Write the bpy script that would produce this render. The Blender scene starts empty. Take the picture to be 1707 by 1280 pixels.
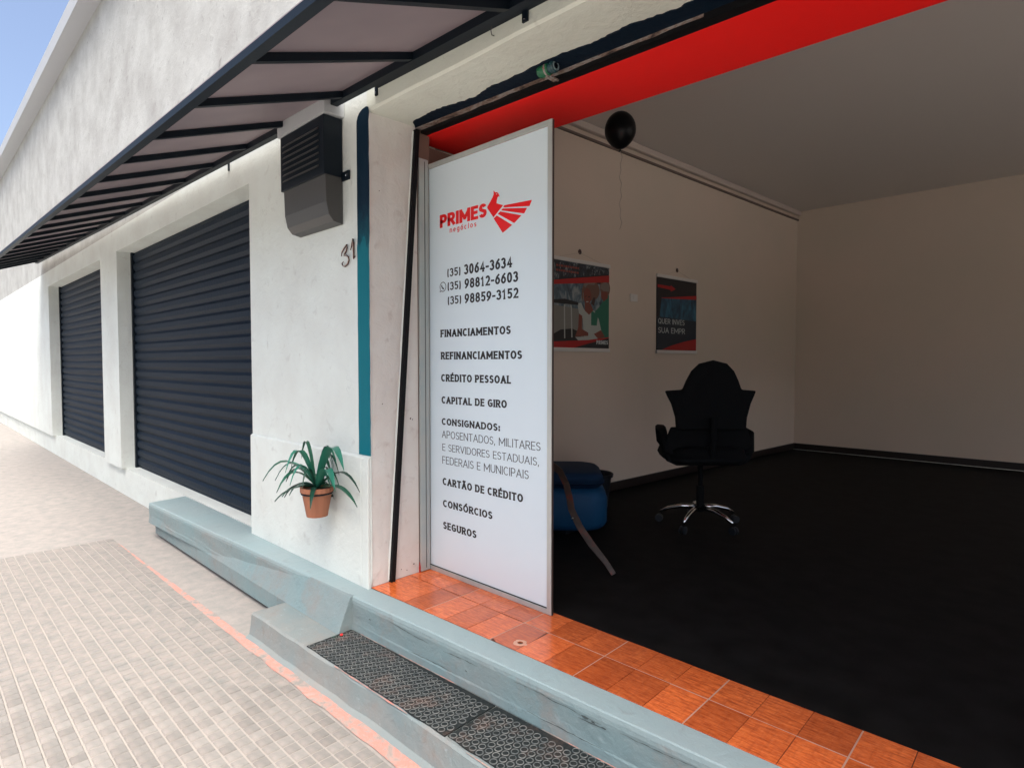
import bpy, bmesh, math, random
from mathutils import Vector, Matrix
random.seed(7)
SC = bpy.context.scene
COL = SC.collection
R = math.radians

# ------------------------------------------------------------------ camera
cd = bpy.data.cameras.new('camera'); cam = bpy.data.objects.new('camera', cd); COL.objects.link(cam)
cd.sensor_fit = 'HORIZONTAL'; cd.sensor_width = 36.0; cd.lens = 975.0/1707.0*36.0
cd.clip_start = 0.05; cd.clip_end = 400
cam.location = (0, 0, 1.25)
cam.rotation_euler = (R(90-2.06), 0, R(43.65))
SC.camera = cam
# ------------------------------------------------------------------ daylight, thin overcast
SUN_EL, SUN_AZ = 62, 122        # compass-like azimuth, measured clockwise from +Y
w = bpy.data.worlds.new('World'); SC.world = w; w.use_nodes = True
nt = w.node_tree; nt.nodes.clear()
sky = nt.nodes.new('ShaderNodeTexSky'); sky.sky_type = 'NISHITA'; sky.sun_disc = False
sky.sun_elevation = R(SUN_EL); sky.sun_rotation = R(SUN_AZ); sky.dust_density = 6.0; sky.air_density = 0.8; sky.ozone_density = 1.0
bg = nt.nodes.new('ShaderNodeBackground'); bg.inputs['Strength'].default_value = 0.12
wo = nt.nodes.new('ShaderNodeOutputWorld')
nt.links.new(sky.outputs[0], bg.inputs[0]); nt.links.new(bg.outputs[0], wo.inputs[0])
sl = bpy.data.lights.new('sun', 'SUN'); sl.energy = 1.3; sl.angle = R(35); sl.color = (1.0, 0.985, 0.96)
sun = bpy.data.objects.new('sun', sl); COL.objects.link(sun)
az = R(SUN_AZ); el = R(SUN_EL)
to_sun = Vector((math.sin(az)*math.cos(el), math.cos(az)*math.cos(el), math.sin(el)))
sun.rotation_euler = to_sun.to_track_quat('Z', 'Y').to_euler()
SC.view_settings.view_transform = 'Standard'; SC.view_settings.look = 'None'
SC.view_settings.exposure = 1.50; SC.view_settings.gamma = 1.0
SC.view_settings.use_curve_mapping = False

# ------------------------------------------------------------------ materials
def mat(name, col, rough=0.6, metal=0.0, spec=0.5, coat=0.0):
    m = bpy.data.materials.new(name); m.use_nodes = True
    b = m.node_tree.nodes['Principled BSDF']
    b.inputs['Base Color'].default_value = (*col, 1); b.inputs['Roughness'].default_value = rough
    b.inputs['Metallic'].default_value = metal; b.inputs['Specular IOR Level'].default_value = spec
    b.inputs['Coat Weight'].default_value = coat; b.inputs['Coat Roughness'].default_value = 0.08
    return m
def nodes(m):
    t = m.node_tree; return t, t.nodes, t.links, t.nodes['Principled BSDF']
def noise(m, scale, detail=4, rough=0.55, dist=0.0, stretch=None):
    t, n, l, b = nodes(m)
    tc = n.new('ShaderNodeTexCoord'); mp = n.new('ShaderNodeMapping')
    if stretch: mp.inputs['Scale'].default_value = stretch
    x = n.new('ShaderNodeTexNoise'); x.inputs['Scale'].default_value = scale
    x.inputs['Detail'].default_value = detail; x.inputs['Roughness'].default_value = rough; x.inputs['Distortion'].default_value = dist
    l.new(tc.outputs['Object'], mp.inputs[0]); l.new(mp.outputs[0], x.inputs['Vector'])
    return x.outputs['Fac']
def ramp(m, fac, stops):
    t, n, l, b = nodes(m)
    r = n.new('ShaderNodeValToRGB'); e = r.color_ramp.elements
    while len(e) > 1: e.remove(e[-1])
    e[0].position = stops[0][0]; e[0].color = (*stops[0][1], 1)
    for p, c in stops[1:]:
        q = e.new(p); q.color = (*c, 1)
    l.new(fac, r.inputs[0]); return r.outputs[0]
def mix(m, fac, a, b_, mode='MIX'):
    t, n, l, b = nodes(m)
    x = n.new('ShaderNodeMix'); x.data_type = 'RGBA'; x.blend_type = mode
    if isinstance(fac, float): x.inputs[0].default_value = fac
    else: l.new(fac, x.inputs[0])
    for s, v in ((6, a), (7, b_)):
        if isinstance(v, tuple): x.inputs[s].default_value = (*v, 1)
        else: l.new(v, x.inputs[s])
    return x.outputs[2]
def col(m, out): t, n, l, b = nodes(m); l.new(out, b.inputs['Base Color'])
def rgh(m, out): t, n, l, b = nodes(m); l.new(out, b.inputs['Roughness'])
def bump(m, facs, dist=0.004, strength=0.6):
    t, n, l, b = nodes(m); prev = None
    for f, d, s in facs:
        x = n.new('ShaderNodeBump'); x.inputs['Distance'].default_value = d; x.inputs['Strength'].default_value = s
        l.new(f, x.inputs['Height'])
        if prev: l.new(prev, x.inputs['Normal'])
        prev = x.outputs[0]
    l.new(prev, b.inputs['Normal'])
def g(v): return (v, v, v)

def plaster(name, base, dirt, amt=0.35, crack=True, rough=0.75, zdirt=None):
    m = mat(name, base, rough, spec=0.3)
    big = noise(m, 2.3, 6, 0.6); fine = noise(m, 60, 6, 0.65); mid = noise(m, 11, 5, 0.6, 0.6)
    c = mix(m, ramp(m, big, [(0.38, g(0)), (0.75, g(amt))]), base, dirt)
    sp = ramp(m, mid, [(0.60, g(0)), (0.78, g(0.35*amt/0.35))])
    c = mix(m, sp, c, tuple(x*0.72 for x in dirt))
    t, n, l, b = nodes(m)
    if crack:
        v = n.new('ShaderNodeTexVoronoi'); v.feature = 'DISTANCE_TO_EDGE'; v.inputs['Scale'].default_value = 2.2
        tc = n.new('ShaderNodeTexCoord'); mp = n.new('ShaderNodeMixRGB'); mp.blend_type = 'ADD'; mp.inputs[0].default_value = 0.35
        nz = n.new('ShaderNodeTexNoise'); nz.inputs['Scale'].default_value = 5; nz.inputs['Detail'].default_value = 5
        l.new(tc.outputs['Object'], nz.inputs['Vector']); l.new(tc.outputs['Object'], mp.inputs[1]); l.new(nz.outputs['Color'], mp.inputs[2])
        l.new(mp.outputs[0], v.inputs['Vector'])
        line = ramp(m, v.outputs['Distance'], [(0.0, g(1)), (0.0035, g(0))])
        mask = ramp(m, noise(m, 3.1, 3), [(0.52, g(0)), (0.60, g(1))])
        ml = mix(m, 1.0, line, mask, 'MULTIPLY')
        c = mix(m, mix(m, 0.28, g(0), ml), c, tuple(x*0.35 for x in base))
    col(m, c)
    bump(m, [(mid, 0.012, 0.5), (fine, 0.003, 0.5)])
    return m

M = {}
M['wall'] = plaster('wall_plaster', (0.69, 0.74, 0.70), (0.50, 0.49, 0.45), 0.4)
M['reveal'] = plaster('reveal_plaster', (0.69, 0.68, 0.64), (0.56, 0.46, 0.40), 0.55)
M['soffit'] = plaster('soffit_plaster', (0.66, 0.70, 0.62), (0.50, 0.50, 0.42), 0.35)
M['step'] = plaster('step_paint', (0.20, 0.285, 0.295), (0.25, 0.26, 0.25), 0.8, rough=0.6)
M['ledge'] = plaster('ledge_paint', (0.29, 0.385, 0.395), (0.32, 0.36, 0.36), 0.5, crack=False, rough=0.5)
# worn lower step front: grey-blue paint, cement showing
m = M['kerb'] = plaster('worn_cement', (0.19, 0.245, 0.25), (0.28, 0.265, 0.24), 0.9, rough=0.8)
t, n, l, b = nodes(M['step'])
for mm in (M['step'], M['kerb'], M['ledge']):
    k_ = 0.4 if mm is M['ledge'] else 1.0
    old = nodes(mm)[3].inputs['Normal'].links[0].from_socket
    b0 = nodes(mm)[1].new('ShaderNodeBump'); b0.inputs['Distance'].default_value = 0.02; b0.inputs['Strength'].default_value = 0.35*k_
    nodes(mm)[2].new(noise(mm, 9, 8, 0.68, 0.2), b0.inputs['Height']); nodes(mm)[2].new(old, b0.inputs['Normal'])
    nodes(mm)[2].new(b0.outputs[0], nodes(mm)[3].inputs['Normal'])
for mm, am in ((M['step'], 0.55), (M['kerb'], 0.45)):
    tt, nn_, ll, bb = nodes(mm)
    prev = bb.inputs['Base Color'].links[0].from_socket
    msk = ramp(mm, noise(mm, 4.5, 7, 0.72, 0.2), [(0.52, g(0)), (0.70, g(am))])
    c1 = mix(mm, msk, prev, (0.26, 0.215, 0.19))
    m2 = ramp(mm, noise(mm, 24, 6, 0.75, 0.2), [(0.60, g(0)), (0.68, g(0.35))])
    col(mm, mix(mm, m2, c1, (0.33, 0.40, 0.41)))
# pink oxide strip
m = M['pink'] = mat('pink_oxide', (0.6, 0.3, 0.25), 0.9, spec=0.2)
a = noise(m, 14, 6, 0.7, 0.5); f = noise(m, 90, 4)
col(m, ramp(m, a, [(0.36, (0.26, 0.25, 0.23)), (0.47, (0.40, 0.30, 0.26)), (0.56, (0.58, 0.25, 0.20)), (0.70, (0.50, 0.34, 0.30))]))
bump(m, [(a, 0.01, 0.6), (f, 0.003, 0.6)])
m = M['cement'] = mat('cement', (0.4, 0.38, 0.36), 0.9, spec=0.2)
a = noise(m, 9, 6, 0.7); f = noise(m, 120, 4)
col(m, ramp(m, a, [(0.3, (0.26, 0.26, 0.24)), (0.7, (0.38, 0.34, 0.31))])); bump(m, [(a, 0.01, 0.4), (f, 0.003, 0.5)])
# teal stripe: nearly black navy high up, teal lower down, ragged change-over
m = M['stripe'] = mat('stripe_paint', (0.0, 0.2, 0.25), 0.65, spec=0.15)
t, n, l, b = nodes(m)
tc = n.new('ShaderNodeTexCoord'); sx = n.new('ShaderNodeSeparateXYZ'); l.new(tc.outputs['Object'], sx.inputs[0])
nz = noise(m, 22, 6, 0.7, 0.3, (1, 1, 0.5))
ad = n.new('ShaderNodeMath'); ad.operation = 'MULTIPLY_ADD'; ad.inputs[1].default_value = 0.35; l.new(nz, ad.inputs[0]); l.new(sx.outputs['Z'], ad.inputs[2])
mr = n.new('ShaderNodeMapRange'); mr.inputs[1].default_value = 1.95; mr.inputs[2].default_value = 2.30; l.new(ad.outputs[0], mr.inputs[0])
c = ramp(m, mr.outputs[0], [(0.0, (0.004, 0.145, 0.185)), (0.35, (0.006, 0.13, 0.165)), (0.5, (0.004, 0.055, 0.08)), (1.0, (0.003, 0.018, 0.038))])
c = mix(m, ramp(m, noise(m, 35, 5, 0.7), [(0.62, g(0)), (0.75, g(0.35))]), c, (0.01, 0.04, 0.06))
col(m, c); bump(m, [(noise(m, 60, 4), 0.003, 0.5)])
M['navy'] = mat('navy_paint', (0.002, 0.010, 0.022), 0.6, spec=0.2)
bump(M['navy'], [(noise(M['navy'], 30, 5), 0.006, 0.6)])
m = M['black_steel'] = mat('black_steel', (0.003, 0.008, 0.014), 0.5, 0.0, spec=0.25)
bump(m, [(noise(m, 60, 4), 0.001, 0.4)])
M['black'] = mat('black_rubber', (0.004, 0.004, 0.005), 0.6, spec=0.2)
m = M['rust'] = mat('rusty_channel', (0.2, 0.15, 0.13), 0.7)
a = noise(m, 16, 7, 0.7, 0.3, (0.6, 1, 1))
col(m, ramp(m, a, [(0.35, (0.035, 0.022, 0.02)), (0.46, (0.20, 0.13, 0.10)), (0.56, (0.30, 0.28, 0.26)), (0.66, (0.20, 0.05, 0.03)), (0.75, (0.32, 0.30, 0.28))]))
bump(m, [(a, 0.012, 0.8)])
m = M['red'] = mat('red_paint', (0.98, 0.016, 0.014), 0.5, spec=0.3)
bump(m, [(noise(m, 25, 4), 0.004, 0.25)])
m = M['sheet'] = mat('awning_sheet', (0.25, 0.205, 0.215), 0.6)
a = noise(m, 1.7, 3); col(m, ramp(m, a, [(0.3, (0.25, 0.215, 0.23)), (0.7, (0.34, 0.285, 0.295))]))
t, n, l, b = nodes(m); tr = n.new('ShaderNodeBsdfTranslucent'); tr.inputs[0].default_value = (0.55, 0.47, 0.50, 1)
mx = n.new('ShaderNodeMixShader'); mx.inputs[0].default_value = 0.12; l.new(b.outputs[0], mx.inputs[1]); l.new(tr.outputs[0], mx.inputs[2]); l.new(mx.outputs[0], n['Material Output'].inputs[0])
# panel
m = M['panel'] = mat('panel_white', (0.74, 0.82, 0.85), 0.32, spec=0.5)
a = noise(m, 1.3, 3); c = mix(m, ramp(m, a, [(0.3, g(0)), (0.8, g(0.4))]), (0.70, 0.81, 0.86), (0.66, 0.75, 0.80))
sp = ramp(m, noise(m, 130, 2), [(0.74, g(0)), (0.78, g(0.35))]); c = mix(m, sp, c, (0.4, 0.4, 0.4)); col(m, c)
m = M['alu'] = mat('aluminium_frame', (0.52, 0.55, 0.53), 0.38, 0.35)
a = noise(m, 9, 5, 0.6, 0, (1, 1, 0.2)); col(m, ramp(m, a, [(0.3, (0.44, 0.48, 0.47)), (0.7, (0.56, 0.57, 0.53))]))
bump(m, [(noise(m, 300, 2), 0.0004, 0.3)])
M['channel'] = mat('grey_channel', (0.42, 0.46, 0.45), 0.45, 0.25)
a = noise(M['channel'], 6, 4); col(M['channel'], ramp(M['channel'], a, [(0.3, (0.36, 0.42, 0.42)), (0.7, (0.46, 0.47, 0.44))]))
M['ink'] = mat('black_vinyl', (0.012, 0.012, 0.014), 0.4)
M['ink_thin'] = mat('black_vinyl_light', (0.02, 0.022, 0.025), 0.4)
M['red_vinyl'] = mat('red_vinyl', (0.85, 0.004, 0.006), 0.35)
M['white'] = mat('white_paint', (0.7, 0.68, 0.64), 0.5)
M['halo'] = mat('white_vinyl', (0.85, 0.85, 0.83), 0.4)
# wood-look tiles: printed plank grain, glossy; hue varies by object
m = M['tile'] = mat('wood_look_tile', (0.6, 0.2, 0.08), 0.16, spec=0.8)
t, n, l, b = nodes(m)
oi = n.new('ShaderNodeObjectInfo')
tc = n.new('ShaderNodeTexCoord'); ofs = n.new('ShaderNodeVectorMath'); ofs.operation = 'SCALE'
mul = n.new('ShaderNodeMath'); mul.operation = 'MULTIPLY'; mul.inputs[1].default_value = 37.0; l.new(oi.outputs['Random'], mul.inputs[0])
cb = n.new('ShaderNodeCombineXYZ'); l.new(mul.outputs[0], cb.inputs[0]); l.new(mul.outputs[0], cb.inputs[1])
va = n.new('ShaderNodeVectorMath'); va.operation = 'ADD'; l.new(tc.outputs['Object'], va.inputs[0]); l.new(cb.outputs[0], va.inputs[1])
def tnoise(scale, st, det=6, ro=0.65):
    mp = n.new('ShaderNodeMapping'); mp.inputs['Scale'].default_value = st; l.new(va.outputs[0], mp.inputs[0])
    x = n.new('ShaderNodeTexNoise'); x.inputs['Scale'].default_value = scale; x.inputs['Detail'].default_value = det; x.inputs['Roughness'].default_value = ro
    l.new(mp.outputs[0], x.inputs['Vector']); return x.outputs['Fac']
g1 = tnoise(14, (1, 6, 1)); g2 = tnoise(5, (1.4, 1, 1)); g3 = tnoise(70, (1, 5, 1), 3)
c = ramp(m, g1, [(0.30, (0.30, 0.042, 0.010)), (0.45, (0.68, 0.125, 0.026)), (0.60, (0.92, 0.21, 0.046)), (0.75, (0.95, 0.32, 0.10))])
c = mix(m, ramp(m, g2, [(0.35, g(0)), (0.65, g(0.55))]), c, (0.50, 0.085, 0.018))
g4 = tnoise(9, (7, 1, 1), 5); c = mix(m, ramp(m, g4, [(0.50, g(0)), (0.72, g(0.45))]), c, (0.36, 0.055, 0.014))
c = mix(m, ramp(m, g3, [(0.45, g(0)), (0.7, g(0.22))]), c, (0.90, 0.40, 0.20))
tone = ramp(m, oi.outputs['Random'], [(0.0, (0.66, 0.62, 0.60)), (0.5, (0.92, 0.92, 0.92)), (1.0, (1.12, 1.12, 1.12))])
c = mix(m, 1.0, c, tone, 'MULTIPLY'); col(m, c)
rgh(m, ramp(m, g2, [(0.3, g(0.10)), (0.7, g(0.24))]))
bump(m, [(g1, 0.0012, 0.35), (g2, 0.003, 0.3)])
M['dark_joint'] = mat('dark_joint', (0.10, 0.032, 0.016), 0.8)
M['grout'] = mat('cream_grout', (0.50, 0.30, 0.22), 0.8)
m = M['rubber'] = mat('coin_rubber', (0.035, 0.04, 0.04), 0.6, spec=0.22)
a = noise(m, 5, 6, 0.7); f = noise(m, 80, 4, 0.6)
c = ramp(m, f, [(0.3, (0.010, 0.015, 0.016)), (0.7, (0.028, 0.032, 0.031))])
c = mix(m, ramp(m, a, [(0.54, g(0)), (0.72, g(0.5))]), c, (0.13, 0.075, 0.055)); col(m, c)
bump(m, [(f, 0.002, 0.5)])
m = M['stud'] = mat('worn_coin_rims', (0.12, 0.13, 0.13), 0.55)
a = noise(m, 5, 6, 0.7); c = ramp(m, noise(m, 30, 4), [(0.3, (0.06, 0.072, 0.074)), (0.7, (0.17, 0.175, 0.165))])
c = mix(m, ramp(m, a, [(0.54, g(0)), (0.72, g(0.6))]), c, (0.22, 0.14, 0.11)); col(m, c)
m = M['paver'] = mat('paver_cement', (0.5, 0.46, 0.42), 0.85)
t, n, l, b = nodes(m); oi = n.new('ShaderNodeObjectInfo')
a = noise(m, 12, 6, 0.7); c = ramp(m, a, [(0.3, (0.20, 0.20, 0.185)), (0.7, (0.31, 0.275, 0.245))])
c = mix(m, 1.0, c, ramp(m, oi.outputs['Random'], [(0, g(0.82)), (1, g(1.08))]), 'MULTIPLY'); col(m, c)
bump(m, [(noise(m, 150, 3), 0.002, 0.6)])
M['cobbles'] = mat('cobbles', (0.55, 0.52, 0.48), 0.9)
bump(M['cobbles'], [(noise(M['cobbles'], 200, 3), 0.004, 0.7)])
m = M['room'] = mat('room_wall', (0.66, 0.56, 0.46), 0.8)
a = noise(m, 0.9, 4); col(m, ramp(m, a, [(0.3, (0.64, 0.56, 0.46)), (0.7, (0.70, 0.58, 0.48))])); bump(m, [(noise(m, 50, 4), 0.002, 0.4)])
M['ceil'] = mat('room_ceiling', (0.70, 0.66, 0.62), 0.8)
M['moulding'] = mat('moulding_paint', (0.62, 0.54, 0.48), 0.6)
M['dark_floor'] = mat('dark_floor', (0.006, 0.007, 0.008), 0.7, spec=0.12)
a = noise(M['dark_floor'], 7, 5); col(M['dark_floor'], ramp(M['dark_floor'], a, [(0.3, g(0.004)), (0.75, g(0.011))]))
M['base'] = mat('baseboard_dark', (0.018, 0.012, 0.010), 0.4)
M['blue'] = mat('blue_vinyl', (0.004, 0.055, 0.14), 0.6, spec=0.25)
bump(M['blue'], [(noise(M['blue'], 90, 3), 0.001, 0.4)])
M['brown_wood'] = mat('brown_wood', (0.10, 0.055, 0.038), 0.5)
a = noise(M['brown_wood'], 20, 4); col(M['brown_wood'], ramp(M['brown_wood'], a, [(0.3, (0.03, 0.022, 0.018)), (0.55, (0.055, 0.034, 0.026)), (0.7, (0.11, 0.022, 0.014))]))
M['bin'] = mat('dark_plastic', (0.012, 0.016, 0.022), 0.5)
M['chrome'] = mat('chrome', (0.75, 0.78, 0.8), 0.12, 1.0)
M['chair_black'] = mat('chair_black', (0.003, 0.004, 0.005), 0.8, spec=0.15)
M['balloon'] = mat('black_latex', (0.003, 0.003, 0.004), 0.38, spec=0.2)
M['string'] = mat('pale_string', (0.5, 0.42, 0.36), 0.8)
M['green'] = mat('green_enamel', (0.006, 0.11, 0.045), 0.4)
M['teal_dark'] = mat('teal_dark', (0.01, 0.05, 0.06), 0.35)
M['lens'] = mat('lens_glass', (0.004, 0.006, 0.01), 0.08)
M['copper'] = mat('aged_copper', (0.10, 0.045, 0.035), 0.35, 0.6)
M['copper_hi'] = mat('numeral_glint', (0.55, 0.42, 0.36), 0.4, 0.2)
m = M['leaf'] = mat('leaf_green', (0.012, 0.10, 0.055), 0.35)
t, n, l, b = nodes(m); oi = n.new('ShaderNodeObjectInfo')
col(m, ramp(m, oi.outputs['Random'], [(0, (0.008, 0.05, 0.032)), (0.6, (0.012, 0.11, 0.06)), (1, (0.03, 0.20, 0.14))]))
M['pot'] = mat('terracotta', (0.33, 0.13, 0.07), 0.8)
M['grey_box'] = mat('grey_box_paint', (0.40, 0.42, 0.43), 0.6)
M['grey_dark'] = mat('dark_grey_paint', (0.06, 0.06, 0.058), 0.5)
M['pblack'] = mat('poster_black', (0.012, 0.012, 0.015), 0.45)
M['pred'] = mat('poster_red', (0.42, 0.010, 0.010), 0.45)
M['pwhite'] = mat('poster_white', (0.42, 0.46, 0.43), 0.45)
M['pteal'] = mat('poster_green_shirt', (0.02, 0.16, 0.10), 0.45)
M['pskin'] = mat('poster_skin', (0.21, 0.055, 0.035), 0.45)
M['phair'] = mat('poster_hair', (0.16, 0.085, 0.06), 0.45)
m = M['pphoto'] = mat('poster_photo', (0.1, 0.15, 0.2), 0.45)
a = noise(m, 9, 5, 0.6, 1.0, (1, 1, 0.5)); col(m, ramp(m, a, [(0.35, (0.02, 0.03, 0.04)), (0.5, (0.10, 0.16, 0.20)), (0.6, (0.30, 0.34, 0.34)), (0.72, (0.03, 0.10, 0.16))]))
m = M['ptop'] = mat('poster_photo_crowd', (0.1, 0.15, 0.2), 0.45)
a = noise(m, 16, 5, 0.6, 1.5, (1, 1, 0.6)); col(m, ramp(m, a, [(0.42, (0.012, 0.014, 0.02)), (0.55, (0.03, 0.05, 0.07)), (0.62, (0.25, 0.28, 0.28))]))
m = M['pblue'] = mat('poster_blue', (0.02, 0.09, 0.16), 0.45)
a = noise(m, 9, 5, 0.6, 1.0, (1, 1, 0.4)); col(m, ramp(m, a, [(0.4, (0.006, 0.03, 0.06)), (0.6, (0.02, 0.13, 0.22)), (0.75, (0.06, 0.22, 0.28))]))
M['pgrey'] = mat('poster_grey', (0.22, 0.22, 0.20), 0.45)
M['ptext'] = mat('poster_pale_text', (0.5, 0.55, 0.55), 0.45)

# ------------------------------------------------------------------ mesh helpers
class MB:
    def __init__(s): s.v = []; s.f = []
    def add(s, vs, fs):
        o = len(s.v); s.v += [tuple(p) for p in vs]; s.f += [tuple(i+o for i in q) for q in fs]; return s
    def box(s, x0, x1, y0, y1, z0, z1):
        vs = [(x, y, z) for z in (z0, z1) for y in (y0, y1) for x in (x0, x1)]
        return s.add(vs, [(0, 2, 3, 1), (4, 5, 7, 6), (0, 1, 5, 4), (2, 6, 7, 3), (0, 4, 6, 2), (1, 3, 7, 5)])
    def hexa(s, vs):   # 8 corners: bottom 4 ccw, top 4 ccw
        return s.add(vs, [(3, 2, 1, 0), (4, 5, 6, 7), (0, 1, 5, 4), (1, 2, 6, 5), (2, 3, 7, 6), (3, 0, 4, 7)])
    def prism(s, poly, axis, a, b):   # polygon in the two other axes, extruded a..b along axis
        n = len(poly)
        def P(p, k):
            return {0: (k, p[0], p[1]), 1: (p[0], k, p[1]), 2: (p[0], p[1], k)}[axis]
        vs = [P(p, a) for p in poly] + [P(p, b) for p in poly]
        fs = [tuple(range(n))[::-1], tuple(range(n, 2*n))] + [(i, (i+1) % n, n+(i+1) % n, n+i) for i in range(n)]
        return s.add(vs, fs)
    def tube(s, pts, r, n=8, cap=True):
        pts = [Vector(p) for p in pts]; rr = r if isinstance(r, (list, tuple)) else [r]*len(pts)
        rings = []; up = None
        for i, p in enumerate(pts):
            d = (pts[min(i+1, len(pts)-1)] - pts[max(i-1, 0)]).normalized()
            if up is None: up = Vector((0, 0, 1)) if abs(d.z) < 0.9 else Vector((1, 0, 0))
            a = d.cross(up).normalized(); b = a.cross(d).normalized(); up = b
            rings.append([p + (a*math.cos(2*math.pi*k/n) + b*math.sin(2*math.pi*k/n))*rr[i] for k in range(n)])
        vs = [q for ring in rings for q in ring]
        fs = [(i*n+k, i*n+(k+1) % n, (i+1)*n+(k+1) % n, (i+1)*n+k) for i in range(len(pts)-1) for k in range(n)]
        if cap: fs += [tuple(range(n))[::-1], tuple((len(pts)-1)*n+k for k in range(n))]
        return s.add(vs, fs)
    def lathe(s, prof, n=24, c=(0, 0, 0), mtx=None):
        vs = []
        for r, z in prof:
            for k in range(n):
                p = Vector((r*math.cos(2*math.pi*k/n), r*math.sin(2*math.pi*k/n), z))
                if mtx: p = mtx @ p
                vs.append(p + Vector(c))
        fs = [(i*n+k, i*n+(k+1) % n, (i+1)*n+(k+1) % n, (i+1)*n+k) for i in range(len(prof)-1) for k in range(n)]
        fs += [tuple(range(n))[::-1], tuple((len(prof)-1)*n+k for k in range(n))]
        return s.add(vs, fs)
    def ribbon(s, pts, h, M3, y, closed=False):   # flat stroke in a plane; M3(x,z,y)->3D
        P = [Vector((p[0], p[1])) for p in pts]
        q = [P[0]]
        for p in P[1:]:
            if (p-q[-1]).length > 1e-6: q.append(p)
        if closed and (q[0]-q[-1]).length < 1e-6: q.pop()
        P = q; n = len(P); A = []; B = []
        for i in range(n):
            if closed: p0, p1 = P[i-1], P[(i+1) % n]
            else: p0, p1 = P[max(i-1, 0)], P[min(i+1, n-1)]
            d0 = (P[i]-p0).normalized() if (P[i]-p0).length > 1e-9 else None
            d1 = (p1-P[i]).normalized() if (p1-P[i]).length > 1e-9 else None
            if d0 is None: d0 = d1
            if d1 is None: d1 = d0
            n0 = Vector((-d0.y, d0.x)); n1 = Vector((-d1.y, d1.x)); nn = (n0+n1)
            nn = nn.normalized() if nn.length > 1e-6 else n0
            k = h/max(0.62, nn.dot(n0)); A.append(P[i]+nn*k); B.append(P[i]-nn*k)
        vs = [M3(p.x, p.y, y) for p in A] + [M3(p.x, p.y, y) for p in B]
        fs = [(n+i, n+(i+1) % n, (i+1) % n, i) for i in range(n if closed else n-1)]
        return s.add(vs, fs)

def obj(name, mb, material, parent=None, kind=None, label=None, cat=None, group=None, bevel=0, smooth=False, seg=2):
    me = bpy.data.meshes.new(name)
    vs = mb.v
    if parent is not None:
        o_ = Vector(parent['_o']) if '_o' in parent else Vector((0, 0, 0))
        off = wpos(parent); vs = [(v[0]-off[0], v[1]-off[1], v[2]-off[2]) for v in vs]
    me.from_pydata([tuple(v) for v in vs], [], mb.f); me.validate(); me.update()
    bm = bmesh.new(); bm.from_mesh(me)
    if all(len(f.verts) > 0 for f in bm.faces) and not getattr(mb, 'flat', False): bmesh.ops.recalc_face_normals(bm, faces=bm.faces)
    bm.to_mesh(me); bm.free()
    me.materials.append(material if not isinstance(material, str) else M[material])
    o = bpy.data.objects.new(name, me); COL.objects.link(o)
    if parent is not None: o.parent = parent
    if kind: o['kind'] = kind
    if label: o['label'] = label
    if cat: o['category'] = cat
    if group: o['group'] = group
    if smooth:
        for p in me.polygons: p.use_smooth = True
    if bevel:
        b = o.modifiers.new('bevel', 'BEVEL'); b.width = bevel; b.segments = seg; b.limit_method = 'ANGLE'; b.angle_limit = R(40)
        b.harden_normals = False
    return o
def wpos(o):
    p = Vector((0, 0, 0))
    while o is not None: p += Vector(o.location); o = o.parent
    return p
def thing(name, label, cat, loc, group=None):
    o = bpy.data.objects.new(name, None); COL.objects.link(o); o.location = loc; o.empty_display_size = 0.1
    o['label'] = label; o['category'] = cat
    if group: o['group'] = group
    return o


# rough slab grid: a quad sheet with many cells, jittered along its normal, for hand-plastered faces
def rough_quad(p00, p10, p11, p01, nx, ny, amp, seed=1, thick=None):
    rnd = random.Random(seed); mb = MB(); vs = []
    p00, p10, p11, p01 = map(Vector, (p00, p10, p11, p01)); nrm = (p10-p00).cross(p01-p00).normalized()
    for j in range(ny+1):
        for i in range(nx+1):
            u = i/nx; v = j/ny; p = p00*(1-u)*(1-v)+p10*u*(1-v)+p11*u*v+p01*(1-u)*v
            e = 0 if i in (0, nx) or j in (0, ny) else rnd.uniform(-amp, amp)
            vs.append(p+nrm*e)
    fs = [(j*(nx+1)+i, j*(nx+1)+i+1, (j+1)*(nx+1)+i+1, (j+1)*(nx+1)+i) for j in range(ny) for i in range(nx)]
    return mb.add(vs, fs)

# ------------------------------------------------------------------ key dimensions
YF = 1.79                 # facade plane
XR = -2.796               # left reveal of the doorway
XJ = 1.60                 # right reveal, out of view; doorway widened to let in more light
XL = -24.0                # far end of the facade
def zs(x, z0, k=-0.022): return z0 + k*(x+2.77)       # the lintel sags slightly to the right
def zl(x): return zs(x, 2.614, -0.017)
def yt(x): return 1.79 + 0.032*(x+2.75)               # tile front edge
def yledge(x): return 1.672 + 0.042*(x+2.70)          # front of cement ledge
def yroom(Y): return -3.245+0.078*(Y-4.52)            # room side wall x at depth Y

# ------------------------------------------------------------------ ground
mb = MB().box(-30, 12, -1.5, 3.0, -0.60, -0.334)
obj('sidewalk_bed', mb, 'cement', kind='structure')
mb = MB().box(-60, 60, -60, -1.5, -0.62, -0.46)
obj('road', mb, 'cobbles', kind='structure')
mb = MB().box(-60, 60, -60.5, 60, -0.9, -0.62)
obj('ground', mb, 'cobbles', kind='structure')

# facade building -----------------------------------------------------------------
B = thing('shop_building', 'white plastered shopfront wall round the wide doorway, with teal stripe', 'building', (-3.0, YF, 0))
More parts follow.
